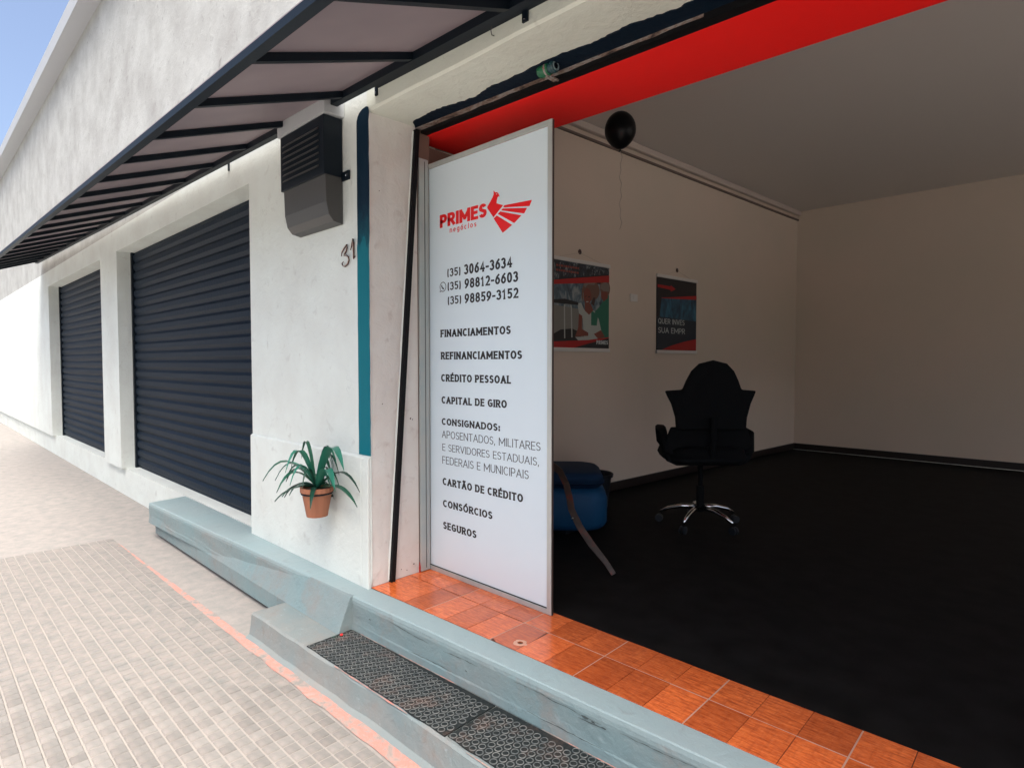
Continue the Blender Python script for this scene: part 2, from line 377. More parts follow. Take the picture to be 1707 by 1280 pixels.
# wall left of doorway
mb = MB()
mb.box(-4.35, XR, YF, 2.121, 0.0, 2.80)
o = obj('wall', mb, 'wall', B)
obj('foundation', MB().box(XL, -2.9, YF+.05, 2.9, -.5, -0.001), 'wall', B)
obj('unseen_roof', MB().box(XL, 4.0, 1.6, 12, 5.6, 5.8), 'grey_box', B)  # unseen roof, rear and end walls, added to stop light leaking through
obj('unseen_rear_wall', MB().box(XL, 3.8, 11.8, 12, -.5, 5.6), 'wall', B)
obj('unseen_end_wall', MB().box(3.601, 3.8, 2.9, 11.8, 3.42, 5.6), 'wall', B)
obj('unseen_end_wall', MB().box(XL, XL+.2, 2.9, 11.8, -.5, 5.6), 'wall', B)
obj('wall', MB().box(-8.9, -8.1, YF, 2.9, 0.0, 2.80), 'wall', B)
obj('wall', MB().box(XL, -12.6, YF, 2.9, 0.0, 2.80), 'wall', B)
obj('lintel', MB().box(-8.1, -4.35, YF, 2.9, 2.55, 2.80), 'wall', B)
obj('lintel', MB().box(-12.6, -8.9, YF, 2.9, 2.55, 2.80), 'wall', B)
# fascia + lintel (hand trowelled, sagging)
N = 24
mb = MB()
xs = [XR + (XJ-XR)*i/N for i in range(N+1)]
rnd = random.Random(4)
jit = [rnd.uniform(-0.004, 0.004) for _ in xs]
vs = []
for i, x in enumerate(xs):
    e = jit[i]; z = zl(x)+e
    vs += [(x, YF+0.0, 2.80), (x, YF+0.0, z+0.012), (x, YF+0.010, z+0.001), (x, YF+0.05, z-0.001), (x, 2.135, zs(x, 2.622, -0.022)), (x, 2.135, 2.80)]
fs = []
for i in range(N):
    for k in range(5): fs.append((i*6+k, i*6+k+1, (i+1)*6+k+1, (i+1)*6+k))
mb.add(vs, fs)
obj('lintel', mb, 'soffit', B)
mb = MB()
mb.box(XL, 3.8, YF+0.004, 2.9, 2.80, 5.6)
M['upper'] = plaster('darkened_upper_wall', (0.46, 0.47, 0.44), (0.26, 0.25, 0.23), 0.7)  # wall plaster darkened here to tone down the bright upper facade
obj('upper_wall', mb, 'upper', B)
mb = MB().box(XJ, 3.8, YF, 2.9, -.5, 2.80)
obj('wall', mb, 'wall', B)
# proud lower wall (dado) with a chamfered foot
mb = MB()
zt = 0.721
prof = [(YF-0.001, zt+0.012), (1.772, zt), (1.768, -0.045), (YF-0.001, -0.045)]
mb.prism([(p[0], p[1]) for p in prof], 0, -4.35, -2.86)
obj('dado', mb, 'wall', B, bevel=0.004)
mb = MB()   # last length of dado, foot cut on the slant
mb.hexa([(-2.86, 1.768, -0.045), (-2.79, 1.768, -0.012), (-2.79, YF-.001, -0.012), (-2.86, YF-.001, -0.045), (-2.86, 1.772, zt), (-2.79, 1.772, zt), (-2.79, YF-.001, zt+.012), (-2.86, YF-.001, zt+.012)])
obj('dado_end', mb, 'wall', B, bevel=0.004)
# teal stripe as a thick coat, rounded top left, slightly wavy edges
rnd = random.Random(3); L = []; Rr = []
for i in range(31):
    z = 0.735 + (2.56-0.735)*i/30
    L.append((-2.898+rnd.uniform(-.0015, .0015)-0.004*(z < 1.9), z)); Rr.append((-2.779+rnd.uniform(-.002, .002)-0.006*(z < 1.9), z))
top = [(-2.896, 2.585), (-2.885, 2.608), (-2.868, 2.624), (-2.84, 2.636), (-2.80, 2.640), (-2.779, 2.632), (-2.774, 2.60)]
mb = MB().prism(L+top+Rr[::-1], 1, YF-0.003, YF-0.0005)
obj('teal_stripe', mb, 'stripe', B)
# reveal (left side of the doorway) – skin in front of the wall block
mb = rough_quad((XR+0.004, YF+0.002, 0.0), (XR+0.004, 2.1205, 0.0), (XR+0.004, 2.1205, 2.63), (XR+0.004, YF+0.002, 2.63), 14, 30, 0.0025, 5)
obj('reveal', mb, 'reveal', B, smooth=True)
# arris bead along the reveal corner, slightly irregular
mb = MB(); rnd = random.Random(9); pts = []
for i in range(41): pts.append((XR+0.002+rnd.uniform(-.0015, .0015), YF+0.004, 0.0+2.60*i/40))
mb.tube(pts, 0.0065, 6); obj('corner_bead', mb, 'wall', B, smooth=True)

# navy painted back part of the soffit with a ragged front edge
rag = [(-2.796, 2.112), (-2.74, 2.060), (-2.71, 2.048), (-2.6, 2.043), (-2.52, 2.040), (-2.452, 2.048), (-2.33, 2.075), (-2.211, 2.085), (-2.10, 2.060), (-1.983, 2.068), (-1.786, 2.061), (-1.649, 2.064), (-1.476, 2.09), (-1.295, 2.082), (-1.11, 2.116), (-0.9, 2.10), (-0.6, 2.12), (-0.3, 2.10), (0.0, 2.125), (0.3, 2.11), (XJ, 2.12)]
P = []; rnd = random.Random(12)
for (a, ya), (b, yb) in zip(rag, rag[1:]):
    k = max(2, int((b-a)/0.018))
    for i in range(k):
        u = i/k; P.append((a+(b-a)*u, (ya+(yb-ya)*u)*(1-.016*(a+(b-a)*u+2.77))+rnd.uniform(-.005, .005)))
P.append((XJ, 2.06))
mb = MB(); vs = []
def zsoff(x, y):
    u = (y-1.84)/(2.135-1.84); return (zl(x)-.001)*(1-u)+zs(x, 2.622, -0.022)*u
for x, y in P:
    vs += [(x, y, zsoff(x, y)-0.0005), (x, y, zsoff(x, y)-0.006), (x, 2.19, zs(x, 2.622, -0.022)-0.006), (x, 2.19, zs(x, 2.622, -.022)+0.01)]
n_ = len(P)
mb.add(vs, [(i*4+k, i*4+k+1, (i+1)*4+k+1, (i+1)*4+k) for i in range(n_-1) for k in range(3)])
obj('navy_band', mb, 'navy', B)
# rusty channel behind it; a black box paints the shade of the shutter slot
def sagbox(x0, x1, y0, y1, za, zb, k=-0.03, n=12, wob=0.0, seed=1, yk=0.0):
    rnd = random.Random(seed); mb = MB(); vs = []
    for i in range(n+1):
        x = x0+(x1-x0)*i/n; j = rnd.uniform(-wob, wob); yy = yk*(x+2.77)
        vs += [(x, y0+yy, zs(x, za, k)+j), (x, y1+yy, zs(x, za, k)+j), (x, y1+yy, zs(x, zb, k)), (x, y0+yy, zs(x, zb, k))]
    fs = [(i*4+q, i*4+(q+1) % 4, (i+1)*4+(q+1) % 4, (i+1)*4+q) for i in range(n) for q in range(4)] + [(0, 1, 2, 3), (n*4+3, n*4+2, n*4+1, n*4)]
    return mb.add(vs, fs)
obj('rusty_channel', sagbox(XR, XJ, 2.112, 2.155, 2.611, 2.68, -0.026, 60, 0.003, 3, .022), 'rust', B)
obj('slot_shade', sagbox(XR, XJ, 2.150, 2.1978, 2.594, 2.72, -0.0265, 10), 'black', B)
# red beam
mb = sagbox(-2.92, XJ, 2.198, 2.60, 2.592, 2.95, -0.025, 12)
obj('red_beam', mb, 'red', B, bevel=0.002)
# brown pier below the red beam, behind the panel
mb = MB().box(-3.2, -2.895, 2.215, 2.595, 0.0, 2.575).box(-3.2, XR+.003, 2.122, 2.214, 0, 2.66)
obj('pier', mb, mat('brown_pier', (0.17, 0.10, 0.075), 0.8), B)
# wedge infill above/behind
rnd = random.Random(14)
for y, z, r in ((2.062, .925, .006), (2.076, .918, .004), (2.02, 1.30, .004), (1.87, 1.02, .004), (1.86, 2.2, .003), (2.08, .06, .005), (2.03, .035, .004), (1.99, .05, .003)):
    vs = [(XR+.0075, y+r*math.cos(k*.9)*rnd.uniform(.6, 1.3), z+r*math.sin(k*.9)*rnd.uniform(.6, 1.3)) for k in range(7)]
    obj('chip', MB().add(vs, [tuple(range(7))]), M['brown_wood'], B)
# leaning black shutter rail on the reveal
mb = MB()
ya, yb = 1.919, 2.112; x0, x1 = XR+0.002, XR+0.030; tt = 0.030
mb.hexa([(x0, ya-tt/2, 0.0), (x1, ya-tt/2, 0.0), (x1, ya+tt/2, 0.0), (x0, ya+tt/2, 0.0), (x0, yb-tt/2, 2.60), (x1, yb-tt/2, 2.60), (x1, yb+tt/2, 2.60), (x0, yb+tt/2, 2.60)])
rail = obj('shutter_rail', mb, 'black', None, bevel=0.003, label='black steel rail leaning back up the white door jamb', cat='rail')
# crusty paint along the rail
mb = MB(); rnd = random.Random(5); vs = []
for i in range(60):
    z = 0.01+2.58*i/59; u = z/2.6; yy = ya+(yb-ya)*u
    for s_ in (-1, 1):
        pass
    e = rnd.uniform(0.001, 0.006)
    vs += [(x0+.0015, yy-tt/2-.004-e, z), (x0+.008, yy-tt/2-.001, z)]
mb.add(vs, [(2*i, 2*i+1, 2*i+3, 2*i+2) for i in range(59)])
obj('paint_edge', mb, 'wall', rail)

# ------------------------------------------------------------------ sign panel
YP = 2.205
S = thing('sign_panel', 'tall white sign panel in grey metal frame listing loan services in black', 'sign', (-2.31, YP, 0))
PXL, PXR, PZT = -2.815, -1.830, 2.424
mb = MB().box(PXL+.03, PXR-.03, YP, YP+0.003, 0.028, PZT-.028); obj('panel_sheet', mb, 'panel', S)
def fr(x0, x1, z0, z1, y0=YP-.008): 
    return MB().box(x0, x1, y0, YP+.004, z0, z1)
obj('frame_stile', fr(PXL, -2.789, 0.0, PZT), 'alu', S, bevel=0.0015)
obj('frame_stile', fr(-1.858, PXR, 0.0, PZT), 'alu', S, bevel=0.0015)
obj('frame_rail', fr(-2.789, -1.858, 2.398, PZT), 'alu', S, bevel=0.0015)
obj('frame_rail', fr(-2.789, -1.858, 0.0, 0.026), 'alu', S, bevel=0.0015)
obj('shadow_gap', MB().box(-2.789, -1.858, YP-.003, YP, 0.026, 0.031), 'black', S)
obj('edge_trim', MB().box(PXR, PXR+.003, YP-.004, YP+.006, 0.0, PZT-.004), mat('brown_edge', (0.05, 0.035, 0.03), 0.5), S)
# grey side channel on the reveal
C_ = obj('side_channel', MB().box(XR+.005, XR+.020, 2.125, YP-.012, 0.004, 2.445), 'channel', None, bevel=0.002,
         label='grey upright metal channel between the door jamb and the white sign panel', cat='channel')
obj('groove', MB().box(XR+.0195, XR+.0215, 2.162, 2.166, 0.02, 2.43), 'grey_dark', C_)
obj('groove', MB().box(XR+.0195, XR+.0215, 2.182, 2.185, 0.02, 2.43), 'grey_box', C_)
mb = MB().tube([(XR+.014, 2.118, 0.0), (XR+.016, 2.117, 0.03), (XR+.013, 2.119, 0.062)], [.004, .0055, .002], 6)
obj('red_peg', mb, mat('red_peg', (0.45, 0.02, 0.015), 0.5), None, label='tiny red plastic sliver standing at the foot of the door jamb', cat='peg')

# ---- stroke font
def arc(cx, cy, rx, ry, a0, a1, n=12):
    return [(cx+rx*math.cos(R(a0+(a1-a0)*i/n)), cy+ry*math.sin(R(a0+(a1-a0)*i/n))) for i in range(n+1)]
def glyph(ch):
    """width, strokes [(pts, closed)], slabs [(x, y)] ; unit box, y up"""
    O = lambda: (arc(.5, .5, .5, .5, 90, 450, 28), True)
    S_ = [(arc(.5, .74, .46, .26, 25, 90, 5)+arc(.5, .74, .46, .26, 90, 210, 7)+[(.30, .56), (.70, .46)]+arc(.5, .27, .5, .27, 35, -90, 8)+arc(.5, .27, .5, .27, -90, -155, 5), False)]
    C = (arc(.56, .5, .56, .5, 48, 312, 24), False)
    t = {
     'A': (.74, [([(0, 0), (.5, 1)], False), ([(.5, 1), (1, 0)], False), ([(.2, .33), (.8, .33)], False)], [(0, 0), (1, 0)]),
     'B': (.60, [([(0, 0), (0, 1)], False), ([(0, 1), (.6, 1)]+arc(.6, .76, .34, .24, 90, -90, 8)+[(0, .52)], False), ([(.6, .52)]+arc(.62, .26, .38, .26, 90, -90, 8)+[(0, 0)], False)], []),
     'C': (.66, [C], []),
     'D': (.70, [([(0, 0), (0, 1), (.45, 1)]+arc(.45, .5, .55, .5, 90, -90, 14)+[(0, 0)], False)], [(0, 0), (0, 1)]),
     'E': (.52, [([(1, 1), (0, 1), (0, 0), (1, 0)], False), ([(0, .52), (.85, .52)], False)], [(0, 0), (0, 1)]),
     'F': (.50, [([(1, 1), (0, 1), (0, 0)], False), ([(0, .52), (.85, .52)], False)], [(0, 0), (0, 1)]),
     'G': (.70, [(arc(.55, .5, .55, .5, 48, 300, 22)+[(1, .12), (1, .46), (.62, .46)], False)], []),
     'I': (.07, [([(.5, 0), (.5, 1)], False)], [(.5, 0), (.5, 1)]),
     'L': (.48, [([(0, 1), (0, 0), (1, 0)], False)], [(0, 0), (0, 1)]),
     'M': (.92, [([(0, 0), (0, 1)], False), ([(0, .98), (.5, .25)], False), ([(.5, .25), (1, .98)], False), ([(1, 0), (1, 1)], False)], [(0, 0), (1, 0)]),
     'N': (.70, [([(0, 0), (0, 1)], False), ([(0, 1), (1, 0)], False), ([(1, 0), (1, 1)], False)], [(0, 0), (1, 1)]),
     'O': (.76, [O()], []),
     'Q': (.76, [O(), ([(.6, .25), (1, -.05)], False)], []),
     'P': (.58, [([(0, 0), (0, 1), (.55, 1)]+arc(.6, .72, .4, .28, 90, -90, 10)+[(0, .44)], False)], [(0, 0), (0, 1)]),
     'R': (.62, [([(0, 0), (0, 1), (.5, 1)]+arc(.55, .74, .4, .26, 90, -90, 10)+[(0, .48)], False), ([(.45, .48), (1, 0)], False)], [(0, 0), (0, 1), (1, 0)]),
     'S': (.54, S_, []),
     'T': (.62, [([(0, 1), (1, 1)], False), ([(.5, 1), (.5, 0)], False)], [(.5, 0)]),
     'U': (.68, [([(0, 1), (0, .38)]+arc(.5, .38, .5, .38, 180, 360, 14)+[(1, 1)], False)], [(0, 1), (1, 1)]),
     'V': (.70, [([(0, 1), (.5, 0)], False), ([(.5, 0), (1, 1)], False)], [(0, 1), (1, 1)]),
     '0': (.54, [O()], []),
     '1': (.40, [([(.0, .80), (.55, 1), (.55, 0)], False)], [(.55, 0)]),
     '2': (.52, [(arc(.5, .70, .48, .30, 160, 0, 10)+[(.9, .52), (0, 0), (1, 0)], False)], []),
     '3': (.52, [(arc(.44, .75, .48, .25, 160, -70, 12)+arc(.44, .28, .56, .28, 75, -155, 14), False)], []),
     '4': (.58, [([(.74, 0), (.74, 1), (0, .27), (1, .27)], False)], [(.74, 0)]),
     '5': (.52, [([(.92, 1), (.14, 1), (.10, .56)]+arc(.47, .32, .52, .30, 110, -150, 14), False)], []),
     '6': (.54, [([(.85, 1), (.30, .74), (.04, .40)], False), (arc(.5, .31, .5, .31, 0, 360, 20), True)], []),
     '8': (.54, [(arc(.5, .75, .42, .25, 0, 360, 18), True), (arc(.5, .26, .5, .26, 0, 360, 20), True)], []),
     '9': (.54, [([(.15, 0), (.70, .26), (.96, .60)], False), (arc(.5, .69, .5, .31, 0, 360, 20), True)], []),
     '(': (.16, [(arc(1.1, .45, 1.1, .66, 118, 242, 10), False)], []),
     ')': (.16, [(arc(-.1, .45, 1.1, .66, 62, -62, 10), False)], []),
     '-': (.30, [([(0, .42), (1, .42)], False)], []),
     ':': (.06, [([(.5, .02), (.5, .14)], False), ([(.5, .52), (.5, .64)], False)], []),
     ',': (.12, [([(.5, .08), (.1, -.14)], False)], []),
     ' ': (.34, [], []),
     'n': (.48, [([(0, 0), (0, .66)], False), ([(0, .4)]+arc(.5, .40, .5, .26, 180, 0, 8)+[(1, 0)], False)], []),
     'e': (.50, [([(0, .34), (1, .34)]+arc(.5, .33, .5, .33, 0, 310, 14), False)], []),
     'g': (.48, [(arc(.5, .33, .5, .33, 0, 360, 14), True), ([(1, .66), (1, -.1)]+arc(.5, -.1, .5, .2, 0, -150, 8), False)], []),
     'o': (.50, [(arc(.5, .33, .5, .33, 0, 360, 14), True)], []),
     'c': (.46, [(arc(.5, .33, .5, .33, 50, 310, 12), False)], []),
     'i': (.10, [([(.5, 0), (.5, .66)], False), ([(.5, .84), (.5, .94)], False)], []),
     's': (.42, [([(.95, .56), (.5, .66), (.05, .52), (.2, .38), (.8, .28), (.95, .14), (.5, 0), (.05, .1)], False)], []),
    }
    acc = {'É': ('E', 'a'), 'Ó': ('O', 'a'), 'Ã': ('A', 't'), 'ó': ('o', 'b')}
    if ch in acc:
        b_, k = acc[ch]; W, st, sl_ = t[b_]
        if k == 'a': st = st+[([(.45, 1.13), (.72, 1.33)], False)]
        if k == 'b': st = st+[([(.45, .80), (.75, .98)], False)]
        if k == 't': st = st+[([(.22, 1.14), (.36, 1.24), (.62, 1.14), (.80, 1.24)], False)]
        return W, st, sl_
    return t[ch]
def text(s, x0, x1, z0, z1, weight, slab, M3, mbx=None, gap=None, eps=0.00002, only=None, ax=1.45):
    """strokes for string s, squeezed to span x0..x1, caps from z0 to z1"""
    mb = mbx or MB(); H = z1-z0; gap = gap if gap is not None else 0.09+weight*0.18
    adv = []; tot = 0; weight_ = weight*ax
    for ch in s:
        W = glyph(ch)[0]+weight_*(0.8 if ch not in ' ' else 0); adv.append((tot, W)); tot += W+gap
    tot -= gap; k = (x1-x0)/(tot*H); cnt = 0; hw = weight/2*H
    wi = 0
    def MX(x, z, y): return M3(x*ax, z, y)
    for ch, (o, W) in zip(s, adv):
        if ch == ' ': wi += 1
        if only is not None and wi != only: continue
        gw, st, slb = glyph(ch)
        bx = x0+o*H*k; bw = W*H*k
        hx = min(hw*ax, bw*0.5-1e-5) if bw > 0 else hw*ax
        def mp(p): return (bx+hx+p[0]*(bw-2*hx), z0+hw+p[1]*(H-2*hw))
        for pts, cl in st:
            cnt += 1; pl = [Vector((q[0]/ax, q[1])) for q in map(mp, pts)]
            if not cl:
                for e0, e1 in ((0, 1), (-1, -2)):
                    d = (pl[e0]-pl[e1]); dn = d.normalized() if d.length > 1e-9 else Vector((0, 0))
                    ext = 1.0 if min(abs(dn.x), abs(dn.y)) < .02 else (.8 if len(pts) <= 5 else .15)
                    pl[e0] = pl[e0]+dn*hw*ext
            mb.ribbon(pl, hw, MX, eps*(cnt % 7), cl)
        if slab:
            for (a, b) in slb:
                cnt += 1; q = mp((a, b)); r = slab*H*k; hh = hw*0.72
                zz = z0+hh if b < .5 else z1-hh
                mb.ribbon([((q[0]-hx-r)/ax, zz), ((q[0]+hx+r)/ax, zz)], hh, MX, eps*(cnt % 7))
    mb.flat = True
    return mb
def PM(x, z, y): return (x, YP-0.0006-y, z)
def line(name, s, x0, x1, z0, z1, wt, slab, m='ink', **k):
    ws = s.split(' ')
    if len(ws) == 1: return obj(name, text(s, x0, x1, z0, z1, wt, slab, PM, **k), m, S)
    first = None
    for i in range(len(ws)):
        o = obj(name if first is None else 'word', text(s, x0, x1, z0, z1, wt, slab, PM, only=i, **k), m, S if first is None else first)
        first = first or o
    return first
mbk = text('PRIMES', -2.686, -2.291, 2.035, 2.110, .225, 0, PM, gap=.06, ax=1.5)
logo = obj('logo', mbk, 'red_vinyl', S)
obj('lettering', text('negócios', -2.597, -2.372, 1.996, 2.028, .13, 0, PM, gap=.30), 'red_vinyl', logo)
bird = [[(-2.2392, 2.1640), (-2.2252, 2.1514), (-2.2130, 2.1500), (-2.2020, 2.1420), (-2.1913, 2.1216), (-2.2005, 2.1270), (-2.2082, 2.1211), (-2.2136, 2.1071), (-2.216, 2.0924), (-2.1663, 2.0731), (-2.2394, 2.0225), (-2.2866, 2.0798), (-2.285, 2.0889), (-2.2691, 2.104), (-2.247, 2.1286), (-2.2373, 2.1437)],
        [(-2.159, 2.0715), (-1.965, 2.0626), (-1.9816, 2.035), (-2.1671, 2.0614)], [(-2.1716, 2.0571), (-1.9983, 2.0293), (-2.0179, 2.0045), (-2.1822, 2.0493)],
        [(-2.1884, 2.0450), (-2.0364, 1.9984), (-2.0869, 1.9677), (-2.2072, 2.0355)], [(-2.2145, 2.0287), (-2.1015, 1.9606), (-2.1702, 1.9304), (-2.2378, 2.0164)]]
mb = MB(); mb.flat = True
for poly in bird: mb.add([PM(x, z, 0) for x, z in poly], [tuple(range(len(poly)))])
obj('bird_emblem', mb, 'red_vinyl', logo)
mb = MB(); mb.flat = True
mb.add([PM(-2.215+.004*math.cos(a*.9), 2.1405+.0025*math.sin(a*.9), .0004) for a in range(7)], [tuple(range(7))]); obj('bird_eye', mb, 'halo', logo)
line('phone_number', '(35)', -2.620, -2.505, 1.746, 1.793, .155, .02); line('phone_number', '3064-3634', -2.475, -2.101, 1.744, 1.801, .18, .03, ax=1.35)
line('phone_number', '(35)', -2.618, -2.503, 1.668, 1.715, .155, .02); line('phone_number', '98812-6603', -2.471, -2.059, 1.666, 1.721, .18, .03, ax=1.35)
line('phone_number', '(35)', -2.617, -2.500, 1.586, 1.633, .155, .02); line('phone_number', '98859-3152', -2.471, -2.057, 1.583, 1.637, .18, .03, ax=1.35)
for s_, a, b, z0, z1 in [('FINANCIAMENTOS', -2.684, -2.112, 1.400, 1.444), ('REFINANCIAMENTOS', -2.681, -2.032, 1.270, 1.314), ('CRÉDITO PESSOAL', -2.680, -2.110, 1.141, 1.184),
                         ('CAPITAL DE GIRO', -2.677, -2.140, 1.012, 1.054), ('CONSIGNADOS:', -2.676, -2.191, 0.886, 0.926), ('CARTÃO DE CRÉDITO', -2.670, -2.024, 0.531, 0.574),
                         ('CONSÓRCIOS', -2.668, -2.250, 0.401, 0.443), ('SEGUROS', -2.667, -2.378, 0.270, 0.313)]:
    line('lettering', s_, a, b, z0, z1, .205, .045)
for s_, a, b, z0, z1 in [('APOSENTADOS, MILITARES', -2.675, -1.906, .810, .853), ('E SERVIDORES ESTADUAIS,', -2.671, -1.914, .734, .775), ('FEDERAIS E MUNICIPAIS', -2.672, -1.985, .657, .701)]:
    line('lettering', s_, a, b, z0, z1, .085, .02, 'ink_thin', gap=.13)
# messenger icon: ring with tail and handset
mb = MB(); cx_, cz_ = -2.660, 1.693
ring = [(cx_+.0265*math.cos(R(a)), cz_+.0265*math.sin(R(a))) for a in range(240, 240+331, 10)]
mb.ribbon(ring+[(cx_-.027, cz_-.027)], .0022, PM, 0, True)
mb.ribbon([(cx_-.011, cz_+.012), (cx_-.010, cz_+.002), (cx_-.001, cz_-.009), (cx_+.010, cz_-.012)], .0042, PM, .00003)
mb.flat = True; obj('messenger_icon', mb, 'ink', S)

# ------------------------------------------------------------------ threshold, ledge, tread
TH = obj('threshold', MB().prism([(-3.05, yt(-2.9)+.03), (XR-.02, yt(-2.9)+.002), (XJ, yt(XJ)+.002), (XJ, 2.23), (-3.05, 2.23)], 2, -0.19, -0.0030), 'dark_joint', None, kind='structure')
gx = -1.409; pitch = 0.155
def tile_mesh(x0, x1, ya0, ya1, yb_, z, th=.008):
    return MB().hexa([(x0, ya0, z-th), (x1, ya1, z-th), (x1, yb_, z-th), (x0, yb_, z-th), (x0, ya0, z), (x1, ya1, z), (x1, yb_, z), (x0, yb_, z)])
rnd = random.Random(21)
for i in range(-9, 13):
    x0 = gx+pitch*i; x1 = x0+pitch
    wide_l = (i % 3 == 0); wide_r = ((i+1) % 3 == 0)
    a = x0+(.0028 if wide_l else .0013); b = x1-(.0028 if wide_r else .0013)
    a = max(a, -2.79); b = min(b, XJ)
    if b-a < .01: continue
    for (ylo, yhi) in ((None, 2.047), (2.053, 2.236)):
        y0a = yt(a)+.001 if ylo is None else ylo; y0b = yt(b)+.001 if ylo is None else ylo
        z = rnd.uniform(-.0007, .0006)
        if ylo is None and a < -1.748 < b:   # tile with the latch hole: built round the hole
            cxh, cyh, rh = -1.748, 1.886, .014
            mb = MB(); n = 24; outer = []; inner = []
            for k in range(n):
                th = 2*math.pi*(k+.5)/n; c_, s_ = math.cos(th), math.sin(th)
                inner.append((cxh+rh*c_, cyh+rh*s_*.9))
                tx = ((b-cxh) if c_ > 0 else (a-cxh))/c_; ty = ((yhi-cyh) if s_ > 0 else (y0a-cyh))/s_
                q = min(tx, ty); outer.append((cxh+q*c_, cyh+q*s_))
            vs = [(p[0], p[1], z) for p in outer]+[(p[0], p[1], z) for p in inner]+[(p[0], p[1], z-.03) for p in inner]
            mb.add(vs, [(k, (k+1) % n, n+(k+1) % n, n+k) for k in range(n)]+[(n+k, n+(k+1) % n, 2*n+(k+1) % n, 2*n+k) for k in range(n)])
            mb.flat = True
        else: mb = tile_mesh(a, b, y0a, y0b, yhi, z)
        cxm = (a+b)/2
        o = obj('tile', mb, 'tile', TH)
for k in range(-3, 7):
    x = gx+.465*k
    if -2.79 < x < XJ: obj('grout_line', MB().box(x-.0026, x+.0026, yt(x)+.001, 2.236, -.0029, -.0006), 'grout', TH)
obj('grout_line', MB().box(-1.88, XJ, 2.0475, 2.0525, -.0029, -.0008), 'grout', TH)
# hole rim: pale mortar patch
mb = MB(); n = 22; vs = []
rnd = random.Random(2)
for k in range(n):
    th = 2*math.pi*k/n; r1 = .028*(1+rnd.uniform(-.12, .15))
    vs += [(-1.748+.0135*math.cos(th), 1.886+.0125*math.sin(th), .0016), (-1.748+r1*math.cos(th)*1.15, 1.886+r1*math.sin(th), .0008)]
mb.add(vs, [(2*k, 2*k+1, (2*k+3) % (2*n), (2*k+2) % (2*n)) for k in range(n)])
hr = obj('latch_hole', mb, mat('pale_mortar', (0.66, 0.36, 0.25), 0.5), TH)
mb = MB().lathe([(.0135, -.028), (.0135, -.006), (.012, -.006), (.0115, -.027)], 16, (-1.748, 1.886, 0)); obj('sleeve', mb, mat('orange_rust', (0.30, 0.05, 0.01), 0.7), hr)
# ledge of painted cement in front of the tiles, riser below
N = 40; vs = []; rnd = random.Random(8)
for i in range(N+1):
    x = -6+(XJ+4+6)*i/N; e = rnd.uniform(-.002, .002)
    y1_ = yt(x)+.004 if x > -2.78 else 1.83
    vs += [(x, y1_, -.003), (x, yledge(x)+.004+e, -.013), (x, yledge(x)+e, -.018), (x, yledge(x)-.001+e, -.034), (x, yledge(x)+.012, -.195), (x, 1.95, -.195), (x, 1.95, -.012), (x, y1_, -.012)]
mb = MB().add(vs, [(i*8+q, i*8+(q+1) % 8, (i+1)*8+(q+1) % 8, (i+1)*8+q) for i in range(N) for q in range(8)])
obj('ledge', mb, 'ledge', None, kind='structure')
vs = []
for i in range(N+1):
    x = -6+(XJ+4+6)*i/N; y = yledge(x)
    e = rnd.uniform(-.002, .002)
    vs += [(x, y-.002, -.036+e*.6), (x, y-.005, -.05), (x, y-.003+e, -.12), (x, y-.004, -.15+e), (x, y-.006+e, -.158+e), (x, y-.008, -.192), (x, y+.02, -.192), (x, y+.02, -.036)]
mb = MB().add(vs, [(i*8+q, i*8+(q+1) % 8, (i+1)*8+(q+1) % 8, (i+1)*8+q) for i in range(N) for q in range(8)])
obj('riser', mb, 'step', None, kind='structure', smooth=False)
# tread slab with worn, wavy front arris
N = 60; vs = []; rnd = random.Random(18)
for i in range(N+1):
    x = -3.4+(XJ+3.4+3)*i/N; w_ = .003*math.sin(x*5.1)+.003*math.sin(x*17)+rnd.uniform(-.003, .003)
    yf_ = 1.398+.02*(x+2.4)+w_
    vs += [(x, 1.80, -.196), (x, yf_+.012, -.197), (x, yf_, -.206+rnd.uniform(-.002, .002)), (x, yf_-.008, -.27+rnd.uniform(-.004, .004)), (x, yf_-.016, -.315), (x, yf_-.045, -.332), (x, yf_-.045, -.36), (x, 1.80, -.36)]
mb = MB().add(vs, [(i*8+q, i*8+(q+1) % 8, (i+1)*8+(q+1) % 8, (i+1)*8+q) for i in range(N) for q in range(8)])
obj('step', mb, 'kerb', None, kind='structure', smooth=False)
# sloping cement haunch closing the left end of the tread
mb = MB().prism([(yledge(-3)+.03, -.012), (yledge(-3)-.008, -.014), (1.578, -.194), (1.578, -.30), (yledge(-3)+.03, -.30)], 0, -6.0, -2.785)
obj('haunch', mb, 'step', None, kind='structure', bevel=.004)
# pink oxide strip on the pavement
N = 80; vs = []; rnd = random.Random(28)
for i in range(N+1):
    x = -6+(XJ+9)*i/N
    vs += [(x, 1.365+.02*(x+2.4)+rnd.uniform(-.004, .004), -.3285), (x, 1.300+.008*(x+2.2)+rnd.uniform(-.007, .007), -.3285)]
mb = MB().add(vs, [(2*i, 2*i+1, 2*i+3, 2*i+2) for i in range(N)]); obj('oxide_strip', mb, 'pink', None, kind='structure')

